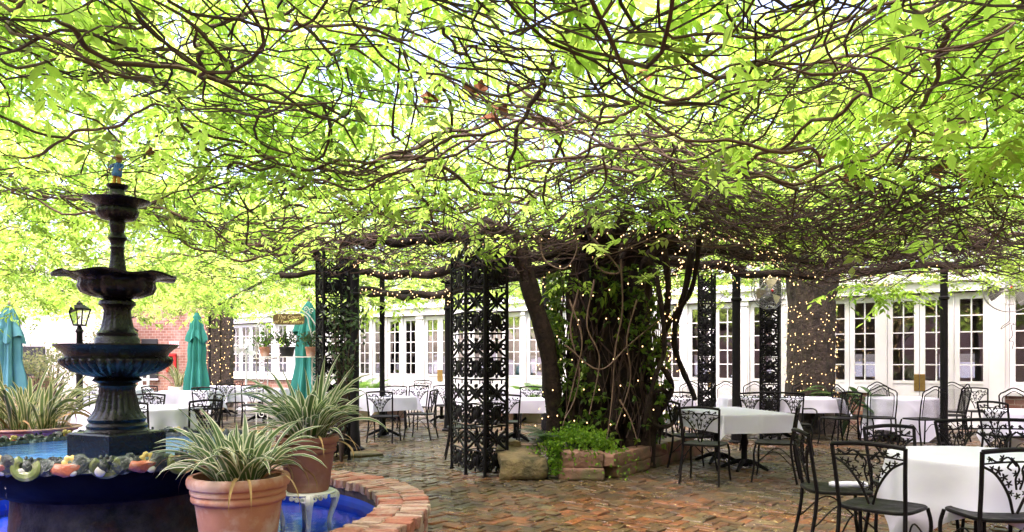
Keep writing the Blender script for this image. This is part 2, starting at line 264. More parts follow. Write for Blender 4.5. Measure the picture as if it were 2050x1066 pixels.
# ------------------------------------------------------------------ mesh helpers
class MB:
    def __init__(s): s.v = []; s.f = []; s.n = 0; s.a = {}
    def add(s, v, f, **attr):
        v = np.asarray(v, float); s.v.append(v)
        s.f.extend([tuple(i+s.n for i in q) for q in f])
        for k, x in attr.items(): s.a.setdefault(k, []).append((s.n, np.broadcast_to(np.asarray(x, float), (len(v),))))
        s.n += len(v); return s
    def box(s, cx, cy, cz, sx, sy, sz, rz=0.0, bev=0.0, **attr):
        x, y, z = sx/2, sy/2, sz/2
        if bev:
            b = min(bev, x*0.8, y*0.8, z*0.8)
            pts = []
            for zz, i in ((-z, b), (-z+b, 0), (z-b, 0), (z, b)):
                xi, yi, c = x-i, y-i, b if i == 0 else 0.0
                pts += [(-xi, -yi, zz), (xi, -yi, zz), (xi, yi, zz), (-xi, yi, zz)]
            f = [(3, 2, 1, 0), (12, 13, 14, 15)]
            for L in range(3):
                for k in range(4): f.append((L*4+k, L*4+(k+1) % 4, L*4+4+(k+1) % 4, L*4+4+k))
        else:
            pts = [(-x, -y, -z), (x, -y, -z), (x, y, -z), (-x, y, -z), (-x, -y, z), (x, -y, z), (x, y, z), (-x, y, z)]
            f = [(3, 2, 1, 0), (4, 5, 6, 7), (0, 1, 5, 4), (1, 2, 6, 5), (2, 3, 7, 6), (3, 0, 4, 7)]
        p = np.array(pts); c, sn = math.cos(rz), math.sin(rz)
        q = np.stack([p[:, 0]*c-p[:, 1]*sn+cx, p[:, 0]*sn+p[:, 1]*c+cy, p[:, 2]+cz], 1)
        return s.add(q, f, **attr)
    def tube(s, pts, rad, k=8, caps=True, closed=False, ref=None, flat=1.0, **attr):
        P = np.asarray(pts, float); n = len(P)
        r = np.broadcast_to(np.asarray(rad, float), (n,))
        if closed: T = np.roll(P, -1, 0)-np.roll(P, 1, 0)
        else: T = np.gradient(P, axis=0)
        T /= np.maximum(np.linalg.norm(T, axis=1, keepdims=True), 1e-9)
        if ref is None:
            m = np.abs(T).mean(0); ref = np.eye(3)[int(np.argmin(m))]+np.array([0.013, 0.017, 0.011])
        ref = np.asarray(ref, float)
        A = np.cross(T, ref); A /= np.maximum(np.linalg.norm(A, axis=1, keepdims=True), 1e-9)
        B = np.cross(T, A)
        th = np.arange(k)*2*PI/k+PI/k
        V = P[:, None, :]+r[:, None, None]*(np.cos(th)[None, :, None]*A[:, None, :]+flat*np.sin(th)[None, :, None]*B[:, None, :])
        f = []
        for i in range(n if closed else n-1):
            j = (i+1) % n
            for q in range(k): f.append((i*k+q, i*k+(q+1) % k, j*k+(q+1) % k, j*k+q))
        if caps and not closed: f.append(tuple(range(k))[::-1]); f.append(tuple((n-1)*k+q for q in range(k)))
        return s.add(V.reshape(-1, 3), f, **attr)
    def lathe(s, prof, seg=32, cx=0, cy=0, mod=None, cap=True, a0=0.0, wob=None, **attr):
        """prof: (radius, z) or (radius, z, amp, lobes)"""
        th = np.arange(seg)*2*PI/seg+a0; V = []
        for q in prof:
            r, z = q[0], q[1]; rr = np.full(seg, r)
            zz = np.full(seg, z)
            if len(q) > 2: rr = r*(1+q[2]*np.abs(np.cos(q[3]*th/2))-q[2]*0.6)
            if len(q) > 4: zz = z+q[4]*np.cos(q[3]*th/2)**2
            V.append(np.stack([cx+rr*np.cos(th), cy+rr*np.sin(th), zz], 1))
        n = len(prof); f = []
        for i in range(n-1):
            for k in range(seg): f.append((i*seg+k, i*seg+(k+1) % seg, (i+1)*seg+(k+1) % seg, (i+1)*seg+k))
        if cap:
            f.append(tuple(range(seg))[::-1]); f.append(tuple((n-1)*seg+k for k in range(seg)))
        return s.add(np.concatenate(V), f, **attr)
    def blob(s, c, r, sub=2, nz=0.15, seed=0, fs=3.0, **attr):
        bm = bmesh.new(); bmesh.ops.create_icosphere(bm, subdivisions=sub, radius=1.0)
        g = np.random.default_rng(seed); ph = g.random((4, 3))*6.28; ax = g.normal(size=(4, 3))*fs
        v = np.array([x.co[:] for x in bm.verts]); f = [tuple(q.index for q in x.verts) for x in bm.faces]; bm.free()
        d = sum(np.sin(v@ax[i]+ph[i, 0]) for i in range(4))/4
        v = v*(1+nz*d)[:, None]*np.asarray(r, float)+np.asarray(c, float)
        return s.add(v, f, **attr)
    def mesh(s, name, smooth=True):
        me = bpy.data.meshes.new(name)
        V = np.concatenate(s.v) if s.v else np.zeros((0, 3))
        me.from_pydata(V.tolist(), [], s.f)
        for k, L in s.a.items():
            arr = np.zeros(s.n, np.float32)
            for o, x in L: arr[o:o+len(x)] = x
            me.attributes.new(k, 'FLOAT', 'POINT').data.foreach_set('value', arr)
        if smooth:
            me.polygons.foreach_set('use_smooth', np.ones(len(me.polygons), bool))
            try: me.set_sharp_from_angle(angle=R(42))
            except Exception: pass
        me.update(); return me
    def build(s, name, mat, parent=None, loc=(0, 0, 0), rz=0.0, smooth=True):
        me = s.mesh(name, smooth); me.materials.append(MAT[mat])
        return link(name, me, parent, loc, rz)
def link(name, me, parent=None, loc=(0, 0, 0), rz=0.0):
    o = bpy.data.objects.new(name, me); COL.objects.link(o)
    o.parent = parent; o.location = loc; o.rotation_euler = (0, 0, rz)
    return o
def tag(o, label, cat, group=None, kind=None):
    o['label'] = label
    if cat: o['category'] = cat
    if group: o['group'] = group
    if kind: o['kind'] = kind
    return o
def thing(name, label, cat, loc=(0, 0, 0), rz=0.0, group=None):
    o = bpy.data.objects.new(name, None); COL.objects.link(o); o.empty_display_size = 0.1
    o.location = loc; o.rotation_euler = (0, 0, rz)
    return tag(o, label, cat, group)
KIDS = {}
def copy_tree(o, loc, rz, label, group=None):
    c = o.copy(); COL.objects.link(c); c.location = loc; c.rotation_euler = (0, 0, rz); c['label'] = label
    if group: c['group'] = group
    for ch in o.children:
        d = ch.copy(); COL.objects.link(d); d.parent = c
        for g in ch.children:
            e = g.copy(); COL.objects.link(e); e.parent = d
    return c
def struct(o): o['kind'] = 'structure'; return o
def spline(pts, n=24):
    """Catmull-Rom through the points"""
    P = np.asarray(pts, float); P = np.vstack([2*P[0]-P[1], P, 2*P[-1]-P[-2]]); m = len(P)-3
    out = []
    for t in np.linspace(0, m-1e-6, n):
        i = int(t); u = t-i; a, b, c, d = P[i:i+4]
        out.append(0.5*((2*b)+(-a+c)*u+(2*a-5*b+4*c-d)*u*u+(-a+3*b-3*c+d)*u**3))
    return np.array(out)
def scroll(cx, cz, r0, r1, a0, turns, n=16, y=0.0):
    """a flat spiral in the XZ plane"""
    t = np.linspace(0, 1, n); a = a0+turns*2*PI*t; r = r0+(r1-r0)*t
    return np.stack([cx+r*np.cos(a), np.full(n, y), cz+r*np.sin(a)], 1)
# ------------------------------------------------------------------ ground and paving
g = MB(); g.add([(-400, -400, -0.012), (400, -400, -0.012), (400, 800, -0.012), (-400, 800, -0.012)], [(0, 1, 2, 3)])
ground = struct(g.build('ground', 'ground_far', smooth=False))
PC = np.array([-2.95, 5.75])                     # pool centre
U_ = 0.107; ROT = R(52)
def brick_mesh(L, Wd, H, rnd, seed, mat):
    gg = np.random.default_rng(seed); m = MB(); b = 0.008
    x, y = L/2, Wd/2; pts = []
    for zz, i in ((-H, 0), (-b, 0), (0, b)):
        for sx, sy in ((-1, -1), (1, -1), (1, 1), (-1, 1)):
            pts.append((sx*(x-i)+gg.normal()*0.003, sy*(y-i)+gg.normal()*0.003, zz+(gg.normal()*0.003 if zz > -H else 0)))
    f = [(8, 9, 10, 11)]
    for Lv in range(2):
        for k in range(4): f.append((Lv*4+k, Lv*4+(k+1) % 4, Lv*4+4+(k+1) % 4, Lv*4+4+k))
    m.add(pts, f, rnd=rnd)
    if mat is None: return m.v[0], f
    me = m.mesh('brick', False); me.materials.append(MAT[mat]); return me
spots = []
c_, s2_ = math.cos(ROT), math.sin(ROT)
for i in range(-140, 260):
    for j in range(-200, 200):
        k = (i-j) % 4
        if k == 0: x, y, a = i+1.0, j+0.5, 0
        elif k == 2: x, y, a = i+0.5, j, 1
        else: continue
        x *= U_; y *= U_
        X, Y = x*c_-y*s2_, x*s2_+y*c_+6
        if Y < 5.6 or Y > 17.5 or abs(X) > 0.70*Y+0.6: continue
        if math.hypot(X-PC[0], Y-PC[1]) < 2.36: continue
        if X+1.43*Y > 31.9: continue
        spots.append((X, Y, a))
pbm = [brick_mesh(0.196, 0.092, 0.05, rnd, i, 'paver') for i, rnd in enumerate(np.linspace(0.02, 0.98, 14))]
order = sorted(range(len(spots)), key=lambda q: spots[q][1]+(0 if abs(spots[q][0]) < 0.66*spots[q][1] and 2187/spots[q][1] < 350 else 50))
big = MB()
bvar = [brick_mesh(0.196, 0.092, 0.05, 0.5, 50+i, None) for i in range(12)]
for n, q in enumerate(order):
    X, Y, a = spots[q]
    X += random.gauss(0, 0.003); Y += random.gauss(0, 0.003)
    z = 0.006*math.sin(X*1.7+Y)+0.006*math.sin(Y*2.3-X)+random.gauss(0, 0.005)
    an = ROT+a*PI/2+random.gauss(0, 0.045)
    if n < 300:
        o = link('brick', pbm[random.randrange(14)], ground, (X, Y, z), an)
        o.rotation_euler = (random.gauss(0, 0.02), random.gauss(0, 0.02), an)
    else:
        v, f = bvar[random.randrange(12)]; c, s = math.cos(an), math.sin(an)
        w = np.stack([v[:, 0]*c-v[:, 1]*s+X, v[:, 0]*s+v[:, 1]*c+Y, v[:, 2]+z+v[:, 0]*random.gauss(0, 0.022)+v[:, 1]*random.gauss(0, 0.03)], 1)
        big.add(w, f, rnd=random.random())
bo = big.build('paving', 'paver', ground, smooth=False); bo['kind'] = 'stuff'
# ------------------------------------------------------------------ the outer pool with its brick rim
pool = thing('fountain_pool', 'round blue painted pool with a rim of radial red bricks', 'pool', (PC[0], PC[1], 0))
m = MB(); m.lathe([(1.97, 0.0), (2.3, 0.0), (2.3, 0.25), (1.97, 0.25), (1.97, 0.0)], 96, cap=False); m.build('rim_wall', 'mortar', pool)
m = MB(); m.lathe([(1.965, 0.25), (1.965, 0.19), (1.962, 0.0)], 96, cap=False); m.build('inner_face', 'ring_inner', pool)
m = MB(); m.lathe([(1.955, 0.172), (1.955, 0.02), (0.01, 0.02)], 96, cap=False); m.build('liner', 'pool_blue', pool)
th = np.linspace(0, 2*PI, 97)[:-1]
m = MB(); m.add(np.stack([1.953*np.cos(th), 1.953*np.sin(th), np.full(96, 0.125)], 1), [tuple(range(96))]); m.build('water', 'pool_water', pool, smooth=False)
rb_o = [brick_mesh(0.2, 0.0745, 0.075, rnd, 200+i, 'ring_brick') for i, rnd in enumerate(np.linspace(0.02, 0.98, 10))]
rb_i = [brick_mesh(0.185, 0.066, 0.075, rnd, 230+i, 'ring_brick') for i, rnd in enumerate(np.linspace(0.02, 0.98, 10))]
rest = MB()
for row, (rad, N, meshes) in enumerate(((2.215, 172, rb_o), (2.015, 172, rb_i))):
    for i in range(N):
        a = 2*PI*(i+0.5*row*0)/N+random.gauss(0, 0.002); rr = rad+random.gauss(0, 0.008); z = 0.318+random.gauss(0, 0.004)
        deg = math.degrees(a) % 360
        if deg < 100 or deg > 300:
            o = link('brick', meshes[random.randrange(10)], pool, (rr*math.cos(a), rr*math.sin(a), z), a)
            o.rotation_euler = (random.gauss(0, 0.02), random.gauss(0, 0.02), a+random.gauss(0, 0.012))
        else:
            v = np.array([q.co[:] for q in meshes[0].vertices]); f = [tuple(p.vertices) for p in meshes[0].polygons]
            c, s = math.cos(a), math.sin(a)
            rest.add(np.stack([v[:, 0]*c-v[:, 1]*s+rr*c, v[:, 0]*s+v[:, 1]*c+rr*s, v[:, 2]+z], 1), f, rnd=random.random())
ro = rest.build('far_rim_bricks', 'ring_brick', pool, smooth=False); ro['kind'] = 'stuff'
# lower courses on the outside of the rim
for row in range(3):
    for i in range(72):
        a = 2*PI*(i+0.5*row)/72
        if not (math.degrees(a) % 360 < 100 or math.degrees(a) % 360 > 300): continue
        if row == 0 and i % 2: pass
        if (row, i) not in KIDS: KIDS[(row, i)] = 1
cm = []
for i in range(8):
    q = MB(); q.box(0, 0, 0, 0.05, 0.185, 0.065, bev=0.008, rnd=i/7.0); me = q.mesh('brick', False); me.materials.append(MAT['ring_brick']); cm.append(me)
for (row, i) in KIDS:
    a = 2*PI*(i+0.5*row)/72
    link('brick', cm[random.randrange(8)], pool, (2.282*math.cos(a), 2.282*math.sin(a), 0.042+row*0.077), a)
# ------------------------------------------------------------------ the fountain
ft = thing('tiered_fountain', 'tall black cast iron tiered fountain rising from a tiled blue basin', 'fountain', (PC[0], PC[1], 0.02))
def fz(y): return EYE-(y-722)/267.0-0.02
def fr(px): return px/267.0
m = MB(); m.lathe([(0.70, 0.0), (0.69, 0.2), (0.675, 0.46)], 64); m.build('drum', 'stone_dark', ft)
m = MB(); m.lathe([(0.6, 0.44), (0.72, 0.455), (0.86, 0.52), (0.95, 0.61), (0.985, 0.68), (0.985, 0.7), (0.95, 0.7)], 96, cap=False); m.build('basin_shell', 'bowl_navy', ft)
m = MB(); m.lathe([(1.0, 0.685), (1.05, 0.70), (1.04, 0.74), (1.0, 0.768), (0.955, 0.774), (0.945, 0.74)], 96, cap=False); m.build('basin_rim', 'glaze_dark', ft)
m = MB(); m.lathe([(0.957, 0.772), (0.945, 0.72), (0.9, 0.66), (0.01, 0.65)], 96, cap=False); m.build('basin_lining', 'basin_blue', ft)
m = MB(); m.add(np.stack([0.953*np.cos(th), 0.953*np.sin(th), np.full(96, 0.748)], 1), [tuple(range(96))]); m.build('basin_water', 'basin_water', ft, smooth=False)
# glazed shells, frogs and flowers round the rim: thirteen repeats of the same sequence, each piece a part
def rimpos(a, out, z): return ((1.0+out)*math.cos(a), (1.0+out)*math.sin(a), z)
shp = {}
def shape(key, fn):
    if key not in shp:
        q = MB(); fn(q); me = q.mesh(key.split('.')[0]); shp[key] = me
    return shp[key]
def lump(q, r, seed, nz=0.35, fs=2.6): q.blob((0, 0, 0), r, 2, nz, seed, fs)
def ringshape(q):
    t = np.linspace(-2.4, 2.4, 18)
    q.tube(np.stack([np.full(18, 0.0)-0.01*np.cos(t), 0.052*np.sin(t), -0.042*np.cos(t)], 1), 0.016+0.007*np.cos(t/2), 8)
def fan(q):
    n = 15; t = np.linspace(-1, 1, n); V = [(0.01, 0, -0.01)]; 
    for lay, dx in ((0, 0.03), (1, -0.02)):
        for i, a in enumerate(t):
            rr = 0.062*(1+0.10*math.cos(i*PI*0.75)); V.append((dx*0.6+0.004*math.cos(i*PI), rr*math.sin(a*1.7), -0.02+0.055*math.cos(a*1.7)*1.0-0.03))
    f = []
    for i in range(n-1): f += [(0, 1+i, 2+i), (1+i, 1+n+i, 2+n+i, 2+i), (0, 2+n+i, 1+n+i)]
    q.add(V, f)
def flower(q):
    for i in range(6):
        a = i*PI/3; q.blob((0.0, 0.022*math.cos(a), 0.022*math.sin(a)), (0.012, 0.016, 0.016), 1, 0.1, i)
NP = 15
for kz in range(NP):
    for off, key, mt_, fn, out, z in (
        (0.00, 'ceramic_ring', 'glaze_green', ringshape, 0.062, 0.742), (0.00, 'ceramic_frog', 'glaze_dark', lambda q: (lump(q, (0.032, 0.026, 0.034), 3, 0.25), q.blob((0.02, 0.012, 0.034), (0.011, 0.009, 0.011), 1, 0, 1), q.blob((0.02, -0.012, 0.034), (0.011, 0.009, 0.011), 1, 0, 1)), 0.05, 0.75),
        (0.085, 'ceramic_leaf.a', 'glaze_dark', lambda q: lump(q, (0.035, 0.045, 0.042), 11, 0.5, 4), 0.042, 0.742), (0.125, 'ceramic_leaf.b', 'glaze_dark', lambda q: lump(q, (0.03, 0.03, 0.035), 12, 0.5, 4), 0.02, 0.77),
        (0.045, 'ceramic_leaf.e', 'glaze_dark', lambda q: lump(q, (0.03, 0.034, 0.03), 15, 0.5, 4), 0.03, 0.765), (0.165, 'ceramic_leaf.f', 'glaze_dark', lambda q: lump(q, (0.03, 0.036, 0.036), 16, 0.5, 4), 0.03, 0.755),
        (0.195, 'ceramic_shell', 'glaze_orange', lambda q: lump(q, (0.036, 0.062, 0.034), 21, 0.42, 3.0), 0.058, 0.728), (0.235, 'ceramic_flower', 'glaze_yellow', flower, 0.045, 0.772),
        (0.262, 'ceramic_ball', 'glaze_white', lambda q: lump(q, (0.018, 0.019, 0.018), 31, 0.12), 0.066, 0.708), (0.30, 'ceramic_leaf.c', 'glaze_dark', lambda q: lump(q, (0.036, 0.04, 0.045), 13, 0.5, 4), 0.048, 0.745),
        (0.36, 'ceramic_leaf.d', 'glaze_dark', lambda q: lump(q, (0.034, 0.042, 0.04), 14, 0.5, 4), 0.04, 0.75), (0.395, 'ceramic_ball.b', 'glaze_white', lambda q: lump(q, (0.018, 0.02, 0.023), 32, 0.12), 0.066, 0.71)):
        me = shape(key, fn)
        if not me.materials: me.materials.append(MAT[mt_])
        a = (kz+off/0.44)*2*PI/NP+0.1+random.gauss(0, 0.008)
        o = link(key.split('.')[0], me, ft, rimpos(a, out*0.75+random.gauss(0, 0.004), z+random.gauss(0, 0.003)), a)
        k = random.uniform(1.15, 1.42); o.scale = (k*0.6, k*1.08, k*1.05); o.rotation_euler = (random.gauss(0, 0.15), random.gauss(0, 0.15), a)
# pedestal and bowls, from the plinth up
m = MB(); m.box(0, 0, 0.77, 0.47, 0.47, 0.2, rz=R(63), bev=0.012); m.build('plinth', 'fountain_iron', ft)
P1 = [(fr(60), fz(868)), (fr(60), fz(862)), (fr(54), fz(857)), (fr(56), fz(851)), (fr(50), fz(845)), (fr(54), fz(838)), (fr(45), fz(828), 0.06, 20), (fr(40), fz(818), 0.08, 20), (fr(36), fz(800), 0.1, 20), (fr(32), fz(785), 0.08, 20), (fr(33), fz(776)), (fr(36), fz(772)), (fr(33), fz(768)), (fr(44), fz(762), 0.1, 12), (fr(40), fz(757), 0.1, 12), (fr(34), fz(752))]
m = MB(); m.lathe(P1, 120); m.build('pedestal', 'fountain_iron', ft)
def bowl(name, prof): q = MB(); q.lathe(prof, 144); return q.build(name, 'fountain_iron', ft)
bowl('lower_bowl', [(fr(36), fz(757)), (fr(55), fz(752), 0.06, 36), (fr(78), fz(744), 0.07, 36), (fr(95), fz(732), 0.07, 36), (fr(101), fz(723), 0.06, 36), (fr(100), fz(719), 0.05, 36), (fr(93), fz(714)), (fr(95), fz(708)), (fr(101), fz(702)), (fr(113), fz(693)), (fr(113), fz(690)), (fr(106), fz(692)), (fr(88), fz(702)), (fr(40), fz(703))])
m = MB(); m.lathe([(fr(42), fz(703)), (fr(41), fz(679)), (fr(37), fz(674)), (fr(38), fz(668)), (fr(32), fz(662)), (fr(29), fz(655), 0.05, 16), (fr(26), fz(640), 0.06, 16), (fr(24), fz(624), 0.05, 16), (fr(27), fz(617)), (fr(34), fz(611)), (fr(33), fz(605)), (fr(25), fz(600)), (fr(26), fz(594))], 96); m.build('middle_column', 'fountain_iron', ft)
bowl('middle_bowl', [(fr(24), fz(600)), (fr(45), fz(596), 0.06, 14), (fr(64), fz(588), 0.08, 14), (fr(70), fz(576), 0.07, 14), (fr(68), fz(566), 0.05, 14), (fr(72), fz(560), 0.04, 7), (fr(86), fz(555), 0.08, 7, -0.015), (fr(109), fz(551), 0.12, 7, -0.03), (fr(110), fz(547), 0.12, 7, -0.03), (fr(86), fz(553), 0.08, 7, -0.015), (fr(60), fz(566)), (fr(20), fz(568))])
m = MB(); m.lathe([(fr(18), fz(568)), (fr(17), fz(545)), (fr(14), fz(525)), (fr(12), fz(502)), (fr(14), fz(497)), (fr(12), fz(493)), (fr(14), fz(484)), (fr(19), fz(479)), (fr(17), fz(475)), (fr(12), fz(468)), (fr(14), fz(456)), (fr(15), fz(448)), (fr(12), fz(440))], 48); m.build('upper_column', 'fountain_iron', ft)
bowl('upper_bowl', [(fr(12), fz(445)), (fr(30), fz(441)), (fr(38), fz(432), 0.04, 20), (fr(39), fz(424), 0.04, 20), (fr(36), fz(418)), (fr(42), fz(412)), (fr(60), fz(406)), (fr(62), fz(403)), (fr(58), fz(402)), (fr(40), fz(410)), (fr(15), fz(412))])
m = MB(); m.lathe([(fr(16), fz(412)), (fr(15), fz(398)), (fr(17), fz(393)), (fr(14), fz(388)), (fr(13), fz(382)), (fr(19), fz(377)), (fr(20), fz(372)), (fr(16), fz(371))], 32); m.build('finial_stand', 'fountain_iron', ft)
# painted figurine on the top
fg = thing('garden_figurine', 'small painted figurine in blue coat and orange trousers atop the fountain', 'figurine', (PC[0]-0.005, PC[1], fz(371)+0.02))
m = MB()
for sx in (-1, 1):
    m.tube([(sx*0.022, 0, 0), (sx*0.02, -0.003, 0.03), (sx*0.016, 0, 0.085)], [0.019, 0.015, 0.017], 10)
    m.blob((sx*0.022, -0.012, 0.008), (0.015, 0.026, 0.01), 2, 0.05, 1)
m.build('trousers', 'figure_orange', fg)
m = MB(); m.tube(spline([(0, 0, 0.07), (0.004, 0, 0.1), (0.008, 0, 0.14), (0.014, 0, 0.175), (0.016, 0, 0.19)], 12), [0.038, 0.041, 0.042, 0.04, 0.038, 0.036, 0.034, 0.033, 0.032, 0.03, 0.024, 0.014], 14)
m.tube([(-0.02, 0, 0.172), (-0.045, -0.006, 0.16), (-0.052, -0.02, 0.135)], [0.014, 0.013, 0.011], 8)
m.tube([(0.045, 0, 0.172), (0.06, -0.01, 0.15), (0.048, -0.03, 0.128)], [0.014, 0.013, 0.011], 8); m.build('coat', 'figure_blue', fg)
m = MB(); m.blob((0.022, -0.004, 0.212), (0.025, 0.027, 0.028), 2, 0.03, 2); m.blob((0.022, -0.032, 0.21), (0.006, 0.008, 0.006), 1, 0, 2); m.blob((-0.053, -0.024, 0.128), (0.01, 0.012, 0.012), 1, 0, 2); m.blob((0.046, -0.034, 0.122), (0.01, 0.012, 0.012), 1, 0, 2); m.build('head', 'skin', fg)
m = MB(); m.lathe([(0.055, 0.0), (0.057, 0.004), (0.03, 0.012), (0.028, 0.028), (0.018, 0.036), (0.004, 0.037)], 24, cx=0.024, cy=-0.002); o = m.build('hat', 'figure_brown', fg); o.location = (0, 0, 0.222)
fg.scale = (0.86, 0.86, 0.86)
# thin jets and drips of water
wj = thing('water_jet', 'thin spout of water falling beside the figurine on the fountain', 'water', (PC[0]-0.03, PC[1]-0.02, fz(405)+0.02))
t_ = np.linspace(0, 1, 22); m = MB(); m.tube(np.stack([0.04-0.075*t_**0.7, np.full(22, 0), 0.46*(1-t_)**1.0+0.01], 1), 0.004+0.003*np.abs(np.sin(t_*23)), 6); m.build('stream', 'jet_water', wj)
for i, (a, dr) in enumerate(((238, 1.075), (248, 1.08), (263, 1.08), (228, 1.075))):
    m = MB()
    for q in range(9):
        m.blob((0.006*math.sin(q), 0, 0.67-q*0.062-random.random()*0.03), (0.0035, 0.0035, random.uniform(0.008, 0.022)), 1, 0, q)
    tag(m.build('water_drip', 'jet_water', None, (PC[0]+dr*math.cos(R(a)), PC[1]+dr*math.sin(R(a)), 0.0)), 'line of water drops falling from the basin rim, '+('second from the left', 'second from the right', 'the rightmost', 'the leftmost')[i], 'water', 'drips from the basin rim')
# ------------------------------------------------------------------ pots with variegated strap leaved plants
def pot(label, x, y, z0, h, rt, mat, name='flower_pot'):
    o = thing(name, label, 'pot', (x, y, z0)); b = rt*0.70
    m = MB(); m.lathe([(b*0.96, 0), (b, 0.012), (b+(rt-b)*0.10, h*0.13), (b+(rt-b)*0.13, h*0.15), (b+(rt-b)*0.12, h*0.16), (b+(rt-b)*0.16, h*0.2), (b+(rt-b)*0.17, h*0.21), (b+(rt-b)*0.55, h*0.695), (rt*0.915, h*0.705), (rt*0.945, h*0.725), (rt*0.945, h*0.765), (rt*0.915, h*0.785), (rt*0.915, h*0.795), (rt*0.955, h*0.805), (rt*0.965, h*0.84), (rt*0.945, h*0.86), (rt*0.95, h*0.87), (rt*1.01, h*0.885), (rt*1.03, h*0.92), (rt*1.03, h*0.965), (rt*1.0, h), (rt*0.90, h), (rt*0.87, h*0.96), (rt*0.84, h*0.86)], 64, cap=False)
    m.build('body', mat, o)
    m = MB(); m.lathe([(rt*0.86, h*0.88), (rt*0.5, h*0.91), (0.01, h*0.92)], 32, cap=False); m.build('soil', 'soil', o)
    return o
def strap(L, w, lean, droop, seed, n=11):
    """one strap leaf rising from the origin towards +X and arching over"""
    g2 = np.random.default_rng(seed); p = np.zeros(3); ang = PI/2-lean; pts = []
    side = g2.normal()*0.25; yaw = 0.0
    for i in range(n):
        t = i/(n-1); pts.append(p.copy()); ang -= droop/(n-1)*(0.4+1.7*t); yaw += side/(n-1)
        ds = L/(n-1); p = p+ds*np.array([math.cos(ang)*math.cos(yaw), math.cos(ang)*math.sin(yaw), math.sin(ang)])
    P = np.array(pts); T = np.gradient(P, axis=0); T /= np.linalg.norm(T, axis=1, keepdims=True)
    Sd = np.cross(T, (0, 0, 1.0)); Sd /= np.maximum(np.linalg.norm(Sd, axis=1, keepdims=True), 0.05); N = np.cross(Sd, T)
    tw = np.linspace(0, g2.normal()*0.7, n)[:, None]; Sd2 = Sd*np.cos(tw)+N*np.sin(tw); N2 = N*np.cos(tw)-Sd*np.sin(tw)
    t = np.linspace(0, 1, n); wd = w*np.minimum(1, 0.55+1.6*t)*np.clip((1-t)*3.2, 0.02, 1)**0.8
    V = []; ac = []
    for u in (-1, -0.66, -0.64, 0, 0.64, 0.66, 1):
        V.append(P+Sd2*(u*wd/2)[:, None]+N2*(abs(u)*wd*0.16)[:, None]); ac.append(np.full(n, abs(u)))
    f = [(c*n+i, c*n+i+1, (c+1)*n+i+1, (c+1)*n+i) for c in range(6) for i in range(n-1)]
    return np.concatenate(V), f, np.concatenate(ac)
def strap_meshes(tagn, mat, Ls, w, leans, droops, count, seed0):
    out = []
    for i in range(count):
        g2 = np.random.default_rng(seed0+i)
        v, f, a = strap(g2.uniform(*Ls), w*g2.uniform(0.75, 1.15), g2.uniform(*leans), g2.uniform(*droops), seed0+i)
        q = MB(); q.add(v, f, across=a); me = q.mesh('leaf'); me.materials.append(MAT[mat]); out.append(me)
    return out
def strap_plant(label, x, y, z, n, mat, Ls, w, spread, seed, name='strap_leaf_plant', cat='plant', lean=(0.05, 0.9), droop=(0.6, 2.0)):
    o = thing(name, label, cat, (x, y, z)); random.seed(seed)
    ms = strap_meshes(name, mat, Ls, w, lean, droop, 26, seed*100)+strap_meshes(name, 'strap_dry', Ls, w*0.6, (0.4, 1.1), (1.2, 2.4), 2, seed*100+50)
    for i in range(n):
        a = random.uniform(0, 2*PI); r = spread*math.sqrt(random.random())
        q = link('leaf', random.choice(ms), o, (r*math.cos(a), r*math.sin(a), -0.02), a+random.gauss(0, 0.5))
        k = random.uniform(0.75, 1.12); q.scale = (k, k, k*random.uniform(0.9, 1.1))
    return o
def stool(label, x, y, z0, h, r):
    o = thing('iron_stool', label, 'stool', (x, y, z0))
    m = MB(); m.lathe([(r*0.8, h-0.018), (r, h-0.016), (r*1.03, h-0.008), (r, h), (0.01, h)], 48); m.build('seat', 'white_iron', o)
    for k in range(4):
        a = k*PI/2+R(20); m = MB()
        p = spline([(r*0.92, 0, h-0.015), (r*1.02, 0, h-0.06), (r*0.95, 0, h-0.14), (r*0.82, 0, h*0.35), (r*0.84, 0, 0.02), (r*0.98, 0, 0.0)], 16)
        c, s = math.cos(a), math.sin(a); p = np.stack([p[:, 0]*c, p[:, 0]*s, p[:, 2]], 1)
        m.tube(p, np.interp(np.linspace(0, 1, 16), [0, 0.15, 0.3, 0.6, 0.9, 1], [0.028, 0.04, 0.028, 0.018, 0.016, 0.022]), 8)
        m.build('leg', 'white_iron', o)
    for k in range(4):
        a = k*PI/2+R(20)
        for sg in (-1, 1):
            for (da, dz, rr) in ((0.2, -0.04, 0.026), (0.42, -0.035, 0.02), (0.62, -0.03, 0.016)):
                s_p = scroll(0, 0, rr, 0.004, 0.5, 1.2*sg, 14); b = a+sg*da
                m = MB(); m.tube(np.stack([r*math.cos(b)-s_p[:, 0]*math.sin(b), r*math.sin(b)+s_p[:, 0]*math.cos(b), h+dz+s_p[:, 2]], 1), 0.0095, 6); m.build('scroll', 'white_iron', o)
    return o
m = MB(); m.lathe([(0.24, 0), (0.235, 0.12), (0.22, 0.148)], 32)
tag(m.build('stone_plinth', 'redstone', None, (-1.71, 4.82, 0.024)), 'low round stone plinth in the pool under the nearest pot', 'plinth')
pot('large orange terracotta pot with ringed rim, nearest to the camera', -1.71, 4.82, 0.174, 0.53, 0.30, 'terracotta')
strap_plant('cream edged strap leaved plant in the nearest orange terracotta pot', -1.71, 4.82, 0.64, 150, 'strap_leaf', (0.34, 0.64), 0.042, 0.14, 3, lean=(0.0, 0.6), droop=(0.2, 1.7))
stool('ornate white iron stool standing in the blue pool under a pot', -1.63, 6.1, 0.03, 0.36, 0.22)
pot('dusky terracotta pot on the white iron stool', -1.62, 6.1, 0.392, 0.43, 0.235, 'terracotta_dark')
